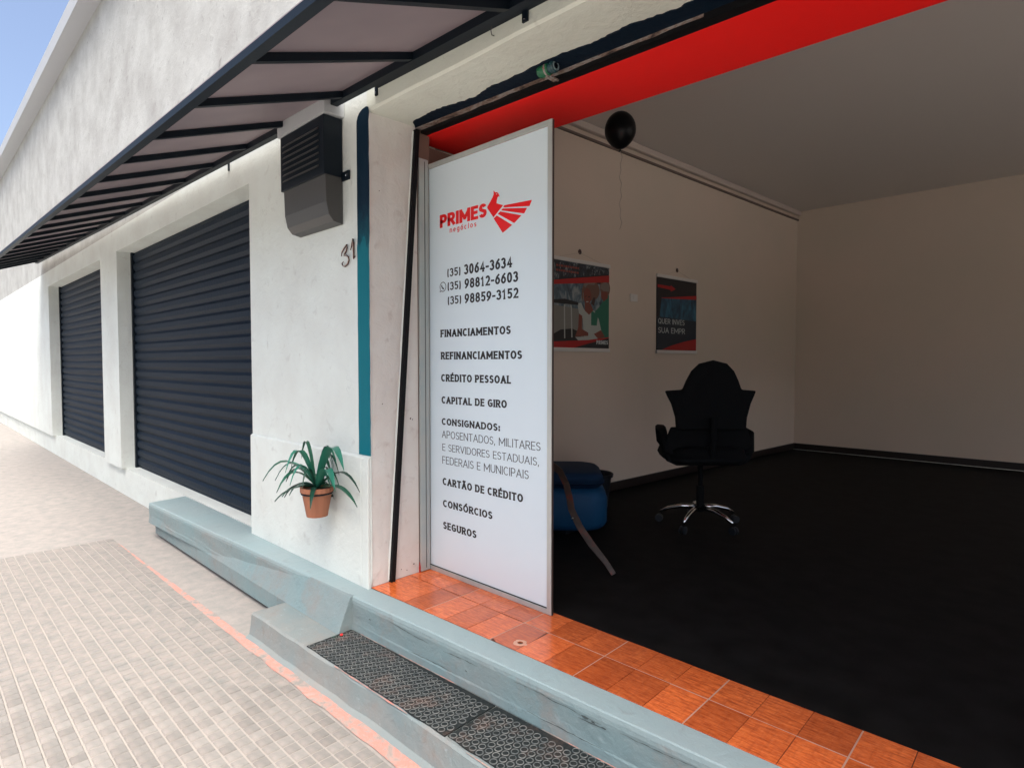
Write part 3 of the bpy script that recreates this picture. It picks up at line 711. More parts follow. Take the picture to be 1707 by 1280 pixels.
# pinkish oxide grime where riser meets mat and along the front edge of the mats
def grime(fy, z, w0, seed, name):
    rnd = random.Random(seed); seg = MB(); x = -2.78
    while x < XJ:
        ln = rnd.uniform(.05, .28)
        if rnd.random() < .72:
            n = max(2, int(ln/.02)); vs = []
            for i in range(n+1):
                xx = x+ln*i/n; w_ = w0*math.sin(math.pi*(.1+.8*i/n))*rnd.uniform(.4, 1.2)+.0006
                vs += [(xx, fy(xx)-w_, z), (xx, fy(xx)+w_*.6, z)]
            seg.add(vs, [(2*i, 2*i+1, 2*i+3, 2*i+2) for i in range(n)])
        x += ln
    obj(name, seg, M['pink'], None, kind='stuff', label='pink oxide dust caught along the '+('foot of the riser' if seed == 1 else 'front edge of the mats'), cat='dust')
grime(lambda x: yledge(x)-.013, -.1885, .0025, 1, 'oxide_dust')
grime(lambda x: 1.402+.02*(x+2.4), -.1936, .004, 2, 'oxide_dust')
# hairline cracks and chips in the riser face
RS = bpy.data.objects['riser']; rnd = random.Random(77); ck = mat('crack_dark', (0.07, 0.09, 0.09), 0.9)
for x0, ln, z0 in ((-2.45, .30, -.052), (-2.05, .22, -.070), (-1.62, .42, -.055), (-1.30, .12, -.075), (-1.12, .30, -.060), (-2.30, .35, -.150), (-1.55, .40, -.148), (-.8, .5, -.06), (-.2, .4, -.09)):
    n = max(6, int(ln/.015)); vs = []; z = z0
    for i in range(n+1):
        x = x0+ln*i/n; z += rnd.uniform(-.0022, .0020); t_ = .0011*math.sin(math.pi*(.08+.84*i/n))*rnd.uniform(.3, 1.6)+.0002
        vs += [(x, yledge(x)-.0085, z-t_), (x, yledge(x)-.0085, z+t_)]
    obj('crack', MB().add(vs, [(2*i, 2*i+1, 2*i+3, 2*i+2) for i in range(n)]), ck, RS)
for x, z, r in ((-1.27, -.062, .010), (-1.235, -.066, .007), (-1.19, -.070, .008), (-2.62, -.09, .006), (-1.9, -.11, .005)):
    vs = [(x+r*1.6*math.cos(k*.9)*rnd.uniform(.7, 1.2), yledge(x)-.0088, z+r*.45*math.sin(k*.9)*rnd.uniform(.7, 1.2)) for k in range(7)]
    obj('chip', MB().add(vs, [tuple(range(7))]), ck, RS)
# ---- rubber coin mats
def mat_thing(x0, x1, label, seed, yoff=0.0):
    Mt = thing('rubber_mat', label, 'mat', ((x0+x1)/2, 1.55, -.195), 'black coin rubber mats laid along the step')
    nn = 24; vs = []; rnd = random.Random(seed)
    for i in range(nn+1):
        x = x0+(x1-x0)*i/nn; yb_ = yledge(x)-.016; ya_ = 1.408+.02*(x+2.4)+yoff+rnd.uniform(-.003, .003)
        vs += [(x, ya_, -.194), (x, yb_, -.194), (x, yb_, -.1895), (x, ya_, -.1895)]
    mb = MB().add(vs, [(i*4+q, i*4+(q+1) % 4, (i+1)*4+(q+1) % 4, (i+1)*4+q) for i in range(nn) for q in range(4)]+[(0, 1, 2, 3), (nn*4+3, nn*4+2, nn*4+1, nn*4)])
    obj('mat_base', mb, 'rubber', Mt)
    rim = MB(); disc = MB(); p = .0360; row = p*.866; j = 0
    y = 1.4235
    while y < 1.70:
        x = x0+.018+(p/2 if j % 2 else 0)
        while x < x1-.014:
            ya_ = 1.408+.02*(x+2.4)+yoff; yb_ = yledge(x)-.016; yy = y+.02*(x+2.4)+yoff
            if yy-.0135 > ya_ and yy+.0135 < yb_:
                z0 = -.1895; n = 12; ro, ri = .0150+rnd.uniform(-.0006, .0004), .0122; h = .0024+rnd.uniform(-.0006, .0003)
                vs = []
                for k in range(n):
                    c_, s_ = math.cos(2*math.pi*k/n), math.sin(2*math.pi*k/n)
                    vs += [(x+(ro+.0008)*c_, yy+(ro+.0008)*s_, z0), (x+(ro-.0004)*c_, yy+(ro-.0004)*s_, z0+h), (x+ri*c_, yy+ri*s_, z0+h), (x+(ri-.0008)*c_, yy+(ri-.0008)*s_, z0+h*.45)]
                rim.add(vs, [(4*k+q, 4*((k+1) % n)+q, 4*((k+1) % n)+q+1, 4*k+q+1) for k in range(n) for q in range(3)])
                disc.add([vs[4*k+3] for k in range(n)], [tuple(range(n))])
            x += p
        y += row; j += 1
    rim.flat = True; disc.flat = True
    a = obj('coin_rims', rim, 'stud', Mt, kind='stuff'); b = obj('coin_discs', disc, 'rubber', Mt, kind='stuff')
    return Mt
mat_thing(-2.780, -1.716, 'worn black coin rubber mat at the left end of the step, under the sign panel', 1)
mat_thing(-1.708, -0.655, 'black coin rubber mat right of the seam, below the bare tiled doorway', 2, .006)
mat_thing(-0.647, 0.40, 'black coin rubber mat at the right hand end of the step', 3)
# small red petal on the mat
mb = MB(); mb.lathe([(.001, 0), (.007, .003), (.009, .008), (.004, .012), (.0006, .013)], 7, (-2.745, 1.575, -.187)); 
obj('red_petal', mb, mat('petal_red', (0.8, 0.03, 0.03), 0.5), None, label='tiny red petal lying on the left end of the rubber mat', cat='petal', smooth=True)
mb = MB()
for k in range(9):
    x = -2.745+random.uniform(-.03, .02); y = 1.555+random.uniform(-.03, .03)
    mb.add([(x, y, -.1862), (x+.007, y+.002, -.185), (x+.009, y+.007, -.1862), (x+.002, y+.005, -.1855)], [(0, 1, 2, 3)])
obj('leaf_crumbs', mb, 'leaf', None, kind='stuff', label='tiny green leaf crumbs beside the red petal on the mat', cat='leaf litter')

# ---- pavement of small square tiles
M['joint'] = mat('pale_joint', (0.34, 0.315, 0.28), 0.9); bump(M['joint'], [(noise(M['joint'], 150, 3), 0.002, 0.6)])
PT = obj('pavement', MB().box(-6.22, 3, -1.3, 1.285, -.3338, -.3318), 'joint', None, kind='structure')
tp = .0620; tw = .0555
me = None
def paver_tile(w_=tw):
    h = .0056; e = .0035
    return [(-w_/2, -w_/2, 0), (w_/2, -w_/2, 0), (w_/2, w_/2, 0), (-w_/2, w_/2, 0), (-w_/2+e, -w_/2+e, h), (w_/2-e, -w_/2+e, h), (w_/2-e, w_/2-e, h), (-w_/2+e, w_/2-e, h)], [(0, 1, 5, 4), (1, 2, 6, 5), (2, 3, 7, 6), (3, 0, 4, 7), (4, 5, 6, 7)]
cells = []
for i in range(-72, 30):
    for j in range(0, 30):
        x = -1.9+tp*i; y = 1.262-tp*j
        if x < -6.2: continue
        dx, dy, dz = x, y, -1.58
        # depth along the view direction, to rank by apparent size
        d = (-.690*x+.723*y)+.036*1.58
        if d < .4: continue
        sx_ = 975*(.7236*x+.690*y)/d; sy_ = 975*1.58/d
        if abs(sx_) > 900 or sy_ > 720: continue
        inside = abs(sx_) < 300
        cells.append((0 if inside else 1, d, x, y))
cells.sort(); first = None; rest = MB(); rnd = random.Random(44)
tv, tf = paver_tile()
for k, (q, d, x, y) in enumerate(cells):
    a = rnd.uniform(-.012, .012); z = -.3318+rnd.uniform(-.0008, .0008)
    if k < 300:
        if first is None:
            mbt = MB().add(tv, tf); first = obj('paving_tile', mbt, 'paver', None); first.parent = PT; o = first
        else:
            o = first.copy(); COL.objects.link(o)
        o.location = (x, y, z); o.rotation_euler = (rnd.uniform(-.008, .008), rnd.uniform(-.008, .008), a)
    else:
        rest.add([(v[0]+x, v[1]+y, v[2]+z) for v in tv], tf)
if rest.v: obj('paving_tiles', rest, 'paver', PT, kind='stuff')

# ------------------------------------------------------------------ room
RM = thing('shop_room', 'dim beige room seen through the doorway with dark floor', 'room', (-1, 5, 0))
obj('room_floor', MB().box(-4.2, 3.8, 2.236, 9.0, -.20, -.010), 'dark_floor', None, kind='structure')
CZ = 3.32
mb = MB().hexa([(yroom(2.6), 2.6, 0), (yroom(9), 9, 0), (yroom(9)-.2, 9, 0), (yroom(2.6)-.2, 2.6, 0), (yroom(2.6), 2.6, CZ+.1), (yroom(9), 9, CZ+.1), (yroom(9)-.2, 9, CZ+.1), (yroom(2.6)-.2, 2.6, CZ+.1)])
obj('side_wall', mb, 'room', RM)
obj('back_wall', MB().box(-4.2, 3.8, 9.0, 9.2, 0, CZ+.1), 'room', RM)
obj('right_wall', MB().box(3.6, 3.8, 2.9, 3.2, -.5, CZ+.1), 'room', RM)  # gap left between these pieces is an unseen opening added to light the room
obj('right_wall', MB().box(3.6, 3.8, 8.2, 9.2, -.5, CZ+.1), 'room', RM)
obj('right_wall', MB().box(3.6, 3.8, 3.2, 8.2, 2.75, CZ+.1), 'room', RM)
obj('right_wall', MB().box(3.6, 3.8, 3.2, 8.2, -.5, 1.05), 'room', RM)
obj('front_wall', MB().box(-3.75, 3.8, 2.45, 2.597, 2.93, CZ+.1), 'room', RM)
obj('front_wall', MB().box(-3.75, -3.21, 2.30, 2.597, 0, 2.93), 'room', RM)
obj('ceiling', MB().box(-4.2, 3.8, 2.6, 9.0, CZ+.1, CZ+.3), 'ceil', RM)
def along(Y, off): # point on side wall, off = distance out of wall
    return (yroom(Y)+off, Y)
def wallbar(y0, y1, off0, off1, z0, z1):
    a = along(y0, off0); b = along(y1, off0); c = along(y1, off1); d = along(y0, off1)
    return MB().hexa([(*a, z0), (*b, z0), (*c, z0), (*d, z0), (*a, z1), (*b, z1), (*c, z1), (*d, z1)])
obj('cornice', wallbar(2.65, 9, 0.0, .055, CZ+.035, CZ+.099), 'moulding', RM, bevel=.01)
obj('cornice', wallbar(2.65, 9, 0.0, .02, CZ-.03, CZ-.01), mat('line_shadow', (0.16, 0.12, 0.10), 0.7), RM)  # dark strip paints a shadow line below the cornice
obj('skirting', wallbar(2.65, 9, 0.0, .02, 0, .085), 'base', RM, bevel=.004)
obj('skirting', MB().box(-3.1, 3.6, 8.98, 8.999, 0, .085), 'base', RM)

# posters -----------------------------------------------------------------------
def WM(dy0):
    def f(u, z, y): # u along wall depth (Y), y = lift
        p = along(u, .012+dy0+y); return (p[0], p[1], z)
    return f
def wpoly(pts, lift): 
    mb = MB(); mb.flat = True; f = WM(0); mb.add([f(u, z, lift) for u, z in pts], [tuple(range(len(pts)))]); return mb
def ell(cu, cz, ru, rz, n=20, a0=0): return [(cu+ru*math.cos(2*math.pi*k/n+a0), cz+rz*math.sin(2*math.pi*k/n+a0)) for k in range(n)]
def poster(u0, u1, z0, z1, label):
    T = thing('wall_poster', label, 'poster', (yroom(u0), (u0+u1)/2, z0), 'hanging posters on the room wall')
    obj('poster_sheet', wallbar(u0, u1, .004, .011, z0+.012, z1-.012), 'pblack', T)
    obj('bottom_batten', wallbar(u0-.01, u1+.01, .002, .022, z0-.022, z0+.012), 'white', T, bevel=.003)
    obj('top_batten', wallbar(u0-.01, u1+.01, .002, .022, z1-.012, z1+.02), 'white', T, bevel=.003)
    um = (u0+u1)/2; a = along(u0+.12, .014); b = along(um, .01); c = along(u1-.12, .014); hz = z1+.085
    obj('hanging_cord', MB().tube([(*a, z1+.02), (*b, hz), (*c, z1+.02)], .0016, 5), 'string', T)
    hk = MB().lathe([(.003, 0), (.022, .001), (.024, .006), (.015, .012), (.003, .014)], 18, (yroom(um), um, hz+.01), Matrix.Rotation(R(90), 4, 'Y'))
    obj('suction_hook', hk, mat('brown_hook', (0.06, 0.03, 0.025), 0.4), T, smooth=True)
    return T
T = poster(3.90, 4.72, 1.375, 2.165, 'poster with photo of two people writing at a table, red stripes, beside the sign panel')
pp = lambda name, pts, lift, m: obj(name, wpoly(pts, lift), m, T)
pp('photo_print', [(3.90, 2.055), (3.90, 2.15), (4.72, 2.15), (4.72, 2.09)][::-1] if False else [(3.90, 1.97), (4.72, 2.10), (4.72, 2.152), (3.90, 2.152)], .0002, 'ptop')
pp('photo_print', [(3.90, 1.45), (4.72, 1.49), (4.72, 2.0), (3.90, 1.945)], .0002, 'pphoto')
pp('photo_print', [(3.90, 1.50), (4.35, 1.49), (4.33, 1.74), (3.90, 1.76)], .0004, 'pgrey')
pp('photo_print', [(3.90, 1.42), (4.34, 1.45), (4.30, 1.53), (4.20, 1.56), (4.05, 1.545), (3.90, 1.48)], .0006, 'pblack')
pp('photo_print', [(4.095, 1.47), (4.11, 1.47), (4.105, 1.77), (4.09, 1.77)], .0007, 'pwhite')
pp('photo_print', [(4.19, 1.48), (4.205, 1.48), (4.195, 1.765), (4.18, 1.765)], .0007, 'pwhite')
# person in green behind, then woman in white tee
pp('photo_print', [(4.50, 1.47), (4.72, 1.49), (4.72, 1.90), (4.66, 1.87), (4.58, 1.78), (4.50, 1.72)], .0008, 'pteal')
pp('photo_print', ell(4.66, 1.96, .075, .085), .0009, 'phair')
pp('photo_print', [(4.27, 1.79), (4.32, 1.80), (4.36, 1.74), (4.42, 1.71), (4.50, 1.74), (4.57, 1.66), (4.62, 1.52), (4.52, 1.47), (4.36, 1.49), (4.34, 1.66), (4.29, 1.70)], .0010, 'pwhite')
pp('photo_print', [(4.46, 1.74), (4.56, 1.70), (4.54, 1.60), (4.46, 1.60)], .0011, 'pteal')
pp('photo_print', ell(4.46, 1.925, .12, .095, 22), .0012, 'phair')
pp('photo_print', ell(4.405, 1.865, .055, .075, 22), .0013, 'pskin')
pp('photo_print', [(4.37, 1.80), (4.45, 1.80), (4.49, 1.74), (4.43, 1.695), (4.37, 1.73)], .0014, 'pskin')
pp('photo_print', [(4.29, 1.70), (4.335, 1.68), (4.33, 1.56), (4.42, 1.53), (4.42, 1.50), (4.24, 1.49), (4.28, 1.57)], .0015, 'pskin')
pp('photo_print', [(4.24, 1.485), (4.60, 1.50), (4.56, 1.47), (4.28, 1.455)], .0016, 'pwhite')
M['pgreyhair'] = mat('poster_grey_hair', (0.20, 0.17, 0.15), 0.45); M['pdark'] = mat('poster_shadow', (0.05, 0.025, 0.02), 0.45)
pp('photo_print', [(4.60, 1.99), (4.66, 2.02), (4.72, 2.0), (4.72, 1.93), (4.64, 1.93), (4.59, 1.95)], .00152, 'pgreyhair')
pp('photo_print', [(4.60, 1.92), (4.69, 1.93), (4.70, 1.87), (4.64, 1.83), (4.60, 1.87)], .00154, 'pskin')
pp('photo_print', [(4.35, 1.97), (4.42, 2.01), (4.52, 2.0), (4.50, 1.975), (4.42, 1.975), (4.37, 1.94)], .00156, 'pgreyhair')
pp('photo_print', [(4.37, 1.862), (4.39, 1.87), (4.395, 1.862), (4.375, 1.855)], .00158, 'pdark')
pp('photo_print', [(4.415, 1.862), (4.435, 1.868), (4.44, 1.858), (4.42, 1.853)], .00158, 'pdark')
pp('photo_print', [(4.385, 1.815), (4.42, 1.82), (4.42, 1.812), (4.39, 1.808)], .00158, 'pwhite')
pp('photo_print', [(4.345, 1.90), (4.36, 1.95), (4.33, 1.93), (4.325, 1.85), (4.345, 1.80)], .00159, 'phair')
pp('photo_print', [(4.455, 1.80), (4.49, 1.86), (4.52, 1.86), (4.50, 1.78)], .00159, 'pdark')
pp('photo_print', [(4.50, 1.52), (4.60, 1.56), (4.66, 1.50), (4.56, 1.475)], .00161, 'pskin')
pp('photo_print', [(3.92, 1.80), (4.10, 1.82), (4.28, 1.80), (4.28, 1.775), (3.92, 1.775)], .00162, 'pblack')
pp('red_stripe', [(3.90, 1.93), (4.72, 2.02), (4.72, 2.085), (3.90, 1.965)], .0019, 'pred')
pp('red_stripe', [(3.90, 1.387), (4.25, 1.387), (4.72, 1.49), (4.72, 1.497), (4.40, 1.46), (3.90, 1.435)], .0019, 'pred')
pp('black_corner', [(4.22, 1.387), (4.72, 1.387), (4.72, 1.487), (4.40, 1.425)], .0021, 'pblack')
obj('lettering', text('PRIMES', 4.535, 4.705, 1.425, 1.463, .22, 0, WM(.0024)), 'ptext', T)
mb = MB(); f = WM(.0022)
for r_ in range(2):
    u = 3.99
    while u < 4.28:
        w_ = random.uniform(.012, .03); mb.add([f(u, 2.098-.042*r_, 0), (f(u+w_, 2.098-.042*r_, 0)), f(u+w_, 2.115-.042*r_, 0), f(u, 2.115-.042*r_, 0)], [(0, 1, 2, 3)]); u += w_+.008
mb.flat = True
obj('blurred_caption', mb, mat('poster_rust', (0.30, 0.06, 0.04), 0.5), T, kind='stuff')
T = poster(5.515, 6.285, 1.375, 2.165, 'dark poster with blue photo, red stripes and pale lettering, by the office chair')
pp('photo_print', [(5.56, 1.72), (6.285, 1.70), (6.285, 1.97), (5.60, 1.945)], .0003, 'pblue')
pp('photo_print', [(5.515, 1.40), (6.285, 1.40), (6.285, 1.72), (5.515, 1.74)], .0006, mat('poster_navy', (0.008, 0.02, 0.035), 0.45))
pp('red_stripe', [(5.58, 1.94), (6.285, 2.01), (6.285, 1.965), (5.62, 1.935)][::-1], .0012, 'pred')
pp('red_stripe', [(5.52, 2.075), (5.76, 2.072), (5.765, 2.085), (5.86, 2.05), (5.765, 2.015), (5.76, 2.035), (5.52, 2.045)], .0012, 'pred')
pp('red_stripe', [(5.60, 1.390), (6.285, 1.392), (6.285, 1.52), (6.05, 1.487), (5.80, 1.44)], .0012, 'pred')
obj('lettering', text('QUER INVES', 5.535, 6.04, 1.665, 1.722, .13, 0, WM(.002)), 'ptext', T)
obj('lettering', text('SUA EMPR', 5.535, 6.05, 1.568, 1.628, .13, 0, WM(.002)), 'ptext', T)
# wall switch
SW = obj('wall_switch', wallbar(5.06, 5.18, .001, .010, 1.865, 1.94), 'white', None, bevel=.003, label='small white switch plate on the beige wall between the two posters', cat='switch')
obj('rocker', wallbar(5.10, 5.14, .010, .014, 1.885, 1.92), 'white', SW)
# balloon
bx, by, bz = -2.30, 3.50, 2.86
prof = []
rB = .108
for k in range(19):
    t_ = k/18; a = math.pi*t_; r = rB*math.sin(a)*(1 - .10*(1-t_)*0) ; z = -math.cos(a)*rB*1.18
    if z < 0: r *= (1-.22*(-z/(rB*1.18))**2)
    prof.append((max(r, .0008), z))
BL = obj('black_balloon', MB().lathe(prof, 28, (bx, by, bz)), 'balloon', None, label='round black balloon floating under the ceiling on a string', cat='balloon', smooth=True)
obj('knot', MB().lathe([(.003, 0), (.009, -.012), (.012, -.018), (.004, -.018)][::-1], 10, (bx, by, bz-rB*1.16)), 'balloon', BL)
pts = [(bx+.006*math.sin(i*1.3)+.012*(i % 2), by, bz-.14-i*.045) for i in range(13)]
obj('ribbon', MB().tube(pts, .0022, 5), 'string', BL)

# blue lounge chair with a sweeping brown rail, bin behind ------------------------
BC = thing('blue_armchair', 'blue padded tub seat behind the sign panel with a curved brown wooden rail', 'armchair', (-2.9, 3.6, 0))
def rounded(cx, cy, hx, hy, z0, z1, r, n=8, rot=0.0, inset=.03):
    pts = []
    for (sx_, sy_, a0) in ((1, 1, 0), (-1, 1, 90), (-1, -1, 180), (1, -1, 270)):
        for k in range(n+1):
            a = R(a0+90*k/n); pts.append((sx_*(hx-r)+r*math.cos(a), sy_*(hy-r)+r*math.sin(a)))
    mb = MB(); m_ = len(pts); vs = []
    levels = [(z0, 1-inset/hx*1.2), (z0+.02, 1-inset/hx*.5), (z0+.05, 1), (z1-.08, 1), (z1-.03, 1-inset/hx*.5), (z1-.008, 1-inset/hx*1.4), (z1, 1-inset/hx*2.5)]
    c_, s_ = math.cos(rot), math.sin(rot)
    for z, sc in levels:
        for x, y in pts: x *= sc; y *= sc; vs.append((cx+x*c_-y*s_, cy+x*s_+y*c_, z))
    fs = [(i*m_+k, i*m_+(k+1) % m_, (i+1)*m_+(k+1) % m_, (i+1)*m_+k) for i in range(len(levels)-1) for k in range(m_)]
    fs += [tuple(range(m_))[::-1], tuple((len(levels)-1)*m_+k for k in range(m_))]
    return mb.add(vs, fs)
obj('seat_base', rounded(-2.86, 3.52, .36, .33, .03, .33, .16, rot=R(40)), 'blue', BC, smooth=True)
obj('cushion', rounded(-2.88, 3.55, .34, .32, .325, .44, .15, rot=R(40)), mat('navy_cushion', (0.003, 0.024, 0.065), 0.7, spec=0.2), BC, smooth=True)
obj('foot', MB().box(-3.05, -2.65, 3.35, 3.7, -.009, .035), 'bin', BC)
rp = [(-2.60, 2.98, .60), (-2.52, 3.02, .57), (-2.44, 3.02, .53), (-2.36, 2.98, .47), (-2.30, 2.94, .40), (-2.25, 2.90, .33), (-2.17, 2.88, .24), (-2.08, 2.88, .15), (-1.98, 2.89, .06), (-1.93, 2.895, .0)]
mb = MB(); vs = []
for i, p in enumerate(rp):
    p = Vector(p); d = (Vector(rp[min(i+1, len(rp)-1)])-Vector(rp[max(i-1, 0)])).normalized()
    side = d.cross(Vector((-.69, .72, 0))).normalized(); dep = Vector((-.69, .72, 0)); h = .021 if i < 8 else .016
    vs += [p+side*h-dep*.012, p+side*h+dep*.012, p-side*h+dep*.012, p-side*h-dep*.012]
mb.add(vs, [(i*4+q, i*4+(q+1) % 4, (i+1)*4+(q+1) % 4, (i+1)*4+q) for i in range(len(rp)-1) for q in range(4)]+[(0, 1, 2, 3), tuple(len(vs)-1-k for k in range(4))])
obj('curved_rail', mb, 'brown_wood', BC, bevel=.003)
obj('bolt', MB().lathe([(.008, 0), (.008, .006), (.003, .008)], 10, (-2.215, 2.868, .285), Matrix.Rotation(R(90), 4, 'X')), 'chrome', BC)
WB = obj('waste_bin', MB().lathe([(.115, 0), (.118, .01), (.150, .27), (.165, .275), (.168, .30), (.158, .305), (.150, .295), (.112, .02)], 28, (-2.98, 4.16, -.009)), 'bin', None,
         label='dark plastic waste bin standing behind the blue seat', cat='bin', smooth=False)

# office chair at the right --------------------------------------------------------
OC = thing('office_chair', 'black office chair with curved back and chrome star base', 'chair', (-2.055, 4.27, 0))
cxo, cyo = -2.055, 4.27
rtv = Vector((.7236, .690, 0)); fwv = Vector((-.690, .7236, 0))
def cp(a, b, z): v = Vector((cxo, cyo, 0))+rtv*a+fwv*b; return (v.x, v.y, z)
def slab_outline(pts, b0, b1, curve=0.0):
    mb = MB(); n = len(pts)
    vs = [cp(a, b0+curve*a*a, z) for a, z in pts]+[cp(a, b1+curve*a*a, z) for a, z in pts]
    return mb.add(vs, [tuple(range(n)), tuple(range(n, 2*n))[::-1]]+[(i, (i+1) % n, n+(i+1) % n, n+i) for i in range(n)])
half = [(-.335, 1.045), (-.215, 1.055), (-.19, 1.12), (-.155, 1.19), (-.10, 1.245), (0, 1.27)]
low = [(-.255, .76), (-.262, .85), (-.29, .95), (-.315, 1.0)]
out = half+[(-a, z) for a, z in half[::-1][1:]]+[(-a, z) for a, z in low[::-1]]+low
obj('backrest', slab_outline(out, -.28, -.24, .5), 'chair_black', OC, bevel=.012)
obj('lumbar_shell', slab_outline([(-.28, .775), (-.315, .68), (-.335, .59), (-.31, .52), (-.24, .49), (.24, .49), (.31, .52), (.335, .59), (.315, .68), (.28, .775)], -.235, -.20, .5), 'chair_black', OC, bevel=.01)
obj('seat', rounded(cxo, cyo, .30, .27, .50, .63, .14, rot=R(43)), 'chair_black', OC, smooth=True)
for s_ in (-1, 1):
    obj('armrest', MB().tube([cp(s_*.24, -.18, .56), cp(s_*.315, -.17, .60), cp(s_*.325, -.14, .72), cp(s_*.30, .0, .745), cp(s_*.295, .12, .74), cp(s_*.28, .14, .64), cp(s_*.24, .12, .58)], .030, 8), 'chair_black', OC, smooth=True)
obj('back_support', MB().tube([cp(0, -.02, .50), cp(0, -.24, .53), cp(0, -.29, .70), cp(0, -.27, .85)], .025, 8), 'chair_black', OC)
obj('gas_column', MB().lathe([(.030, .10), (.030, .30), (.018, .30), (.018, .52)], 14, (cxo, cyo, 0)), 'chair_black', OC)
for k in range(5):
    a = R(72*k+158+43.65); d = Vector((math.cos(a), math.sin(a), 0)); c0 = Vector((cxo, cyo, 0))
    lg = obj('base_leg', MB().tube([c0+d*.03+Vector((0, 0, .135)), c0+d*.14+Vector((0, 0, .13)), c0+d*.24+Vector((0, 0, .105)), c0+d*.30+Vector((0, 0, .07))], [.022, .018, .014, .012], 8), 'chrome', OC, smooth=True)
    q = c0+d*.31; pr = Vector((-d.y, d.x, 0))
    mbc = MB()
    for s_ in (-1, 1): mbc.tube([q+pr*(.008*s_)+Vector((0, 0, .020)), q+pr*(.022*s_)+Vector((0, 0, .020))], .029, 14)
    obj('caster', mbc, 'bin', lg, smooth=False)

# ------------------------------------------------------------------ awning
AW = thing('shop_awning', 'dark framed awning with mauve grey sheet sloping out over the doorway', 'awning', (-2.3, 1.72, 2.69))
def zb(x): return 2.672-.030*(x+2.5)
AX0, AX1 = -13.2, 3.2
vs = []
for x in (AX0, AX1):
    vs.append([(x, 1.700, zb(x)), (x, 1.740, zb(x)), (x, 1.740, zb(x)+.045), (x, 1.700, zb(x)+.045)])
mb = MB().add(vs[0]+vs[1], [(0, 1, 2, 3), (7, 6, 5, 4)]+[(i, (i+1) % 4, 4+(i+1) % 4, 4+i) for i in range(4)])
obj('wall_bar', mb, 'black_steel', AW)
sl_ = .378; YO = .95
def zc(x, y): return zb(x)+.045-sl_*(1.72-y)
for k in range(-17, 9):
    x = -2.277+.628*k; h = .034 if k != 1 else .042
    mb = MB().hexa([(x-.015, YO, zc(x, YO)-h), (x+.015, YO, zc(x, YO)-h), (x+.015, 1.699, zc(x, 1.70)-h), (x-.015, 1.699, zc(x, 1.70)-h), (x-.015, YO, zc(x, YO)), (x+.015, YO, zc(x, YO)), (x+.015, 1.699, zc(x, 1.70)), (x-.015, 1.699, zc(x, 1.70))])
    obj('rafter', mb, 'black_steel', AW)
mb = MB()
for x in (AX0, AX1): pass
vs = [(AX0, YO-.04, zc(AX0, YO-.04)+.002), (AX1, YO-.04, zc(AX1, YO-.04)+.002), (AX1, 1.745, zc(AX1, 1.745)+.002), (AX0, 1.745, zc(AX0, 1.745)+.002)]
mb.hexa([*vs, *[(v[0], v[1], v[2]+.004) for v in vs]])
obj('sheet', mb, 'sheet', AW)
mb = MB(); 
for a_, b_2 in ((AX0, AX1),): mb.hexa([(a_, YO-.04, zc(a_, YO)-.045), (b_2, YO-.04, zc(b_2, YO)-.045), (b_2, YO-.001, zc(b_2, YO)-.045), (a_, YO-.001, zc(a_, YO)-.045), (a_, YO-.04, zc(a_, YO)-.014), (b_2, YO-.04, zc(b_2, YO)-.014), (b_2, YO-.001, zc(b_2, YO)-.014), (a_, YO-.001, zc(a_, YO)-.014)])
obj('front_bar', mb, 'black_steel', AW)
mb = MB().hexa([(-2.68, 1.741, zb(-2.68)+.020), (AX1, 1.741, zb(AX1)+.020), (AX1, 1.7885, zb(AX1)+.022), (-2.68, 1.7885, zb(-2.68)+.022), (-2.68, 1.741, zb(-2.68)+.030), (AX1, 1.741, zb(AX1)+.030), (AX1, 1.7885, zb(AX1)+.032), (-2.68, 1.7885, zb(-2.68)+.032)])
obj('gap_blocker', mb, 'black_steel', AW)  # strip added to block daylight in the gap behind the wall bar
for x, hw_, dz_ in ((-2.695, .010, .014), (-1.628, .015, .020), (-.57, .012, .02), (.46, .012, .02), (-3.67, .01, .02), (-4.7, .01, .02)):
    br = obj('wall_bracket', MB().box(x-hw_, x+hw_, 1.780, 1.788, zb(x)-dz_, zb(x)+.045), 'black_steel', AW)
    obj('bolt', MB().lathe([(.005, 0), (.005, .003), (.002, .004)], 8, (x, 1.780, zb(x)-dz_+.012), Matrix.Rotation(R(90), 4, 'X')), 'chrome', br)
# bent hook wire on the fascia
mb = MB().tube([(-1.812, 1.789, 2.642), (-1.812, 1.775, 2.640), (-1.810, 1.768, 2.655), (-1.806, 1.768, 2.675)], .0022, 6)
obj('wire_hook', mb, 'grey_dark', None, label='bent wire hook stuck in the plaster just above the doorway', cat='hook')
# green clamped spotlight
GD = thing('green_spotlight', 'small green cylindrical device with round lens clamped under the lintel', 'spotlight', (-1.77, 2.08, 2.57))
ax = Matrix.Rotation(R(90), 4, 'Y'); gz = 2.578; gy = 2.065; g0 = -1.80
obj('body', MB().lathe([(.010, 0), (.024, .006), (.027, .018), (.027, .062), (.026, .066)], 24, (g0, gy, gz), ax), 'green', GD, smooth=False)
obj('head', MB().lathe([(.023, .0665), (.023, .078), (.026, .082), (.027, .098), (.024, .101)], 24, (g0, gy, gz), ax), 'teal_dark', GD)
obj('lens_ring', MB().lathe([(.021, .1012), (.021, .104), (.015, .104), (.015, .1025)], 24, (g0, gy, gz), ax), mat('lens_ring_grey', (0.18, 0.24, 0.25), 0.3), GD)
obj('lens', MB().lathe([(.0148, .1014), (.012, .1035), (.004, .105), (.0005, .1052)], 24, (g0, gy, gz), ax), 'lens', GD)
obj('clamp', MB().box(g0+.035, g0+.050, gy+.005, 2.13, gz-.030, gz-.022).box(g0+.056, g0+.066, gy+.01, 2.13, gz-.034, gz-.026), 'rust', GD, bevel=.001)
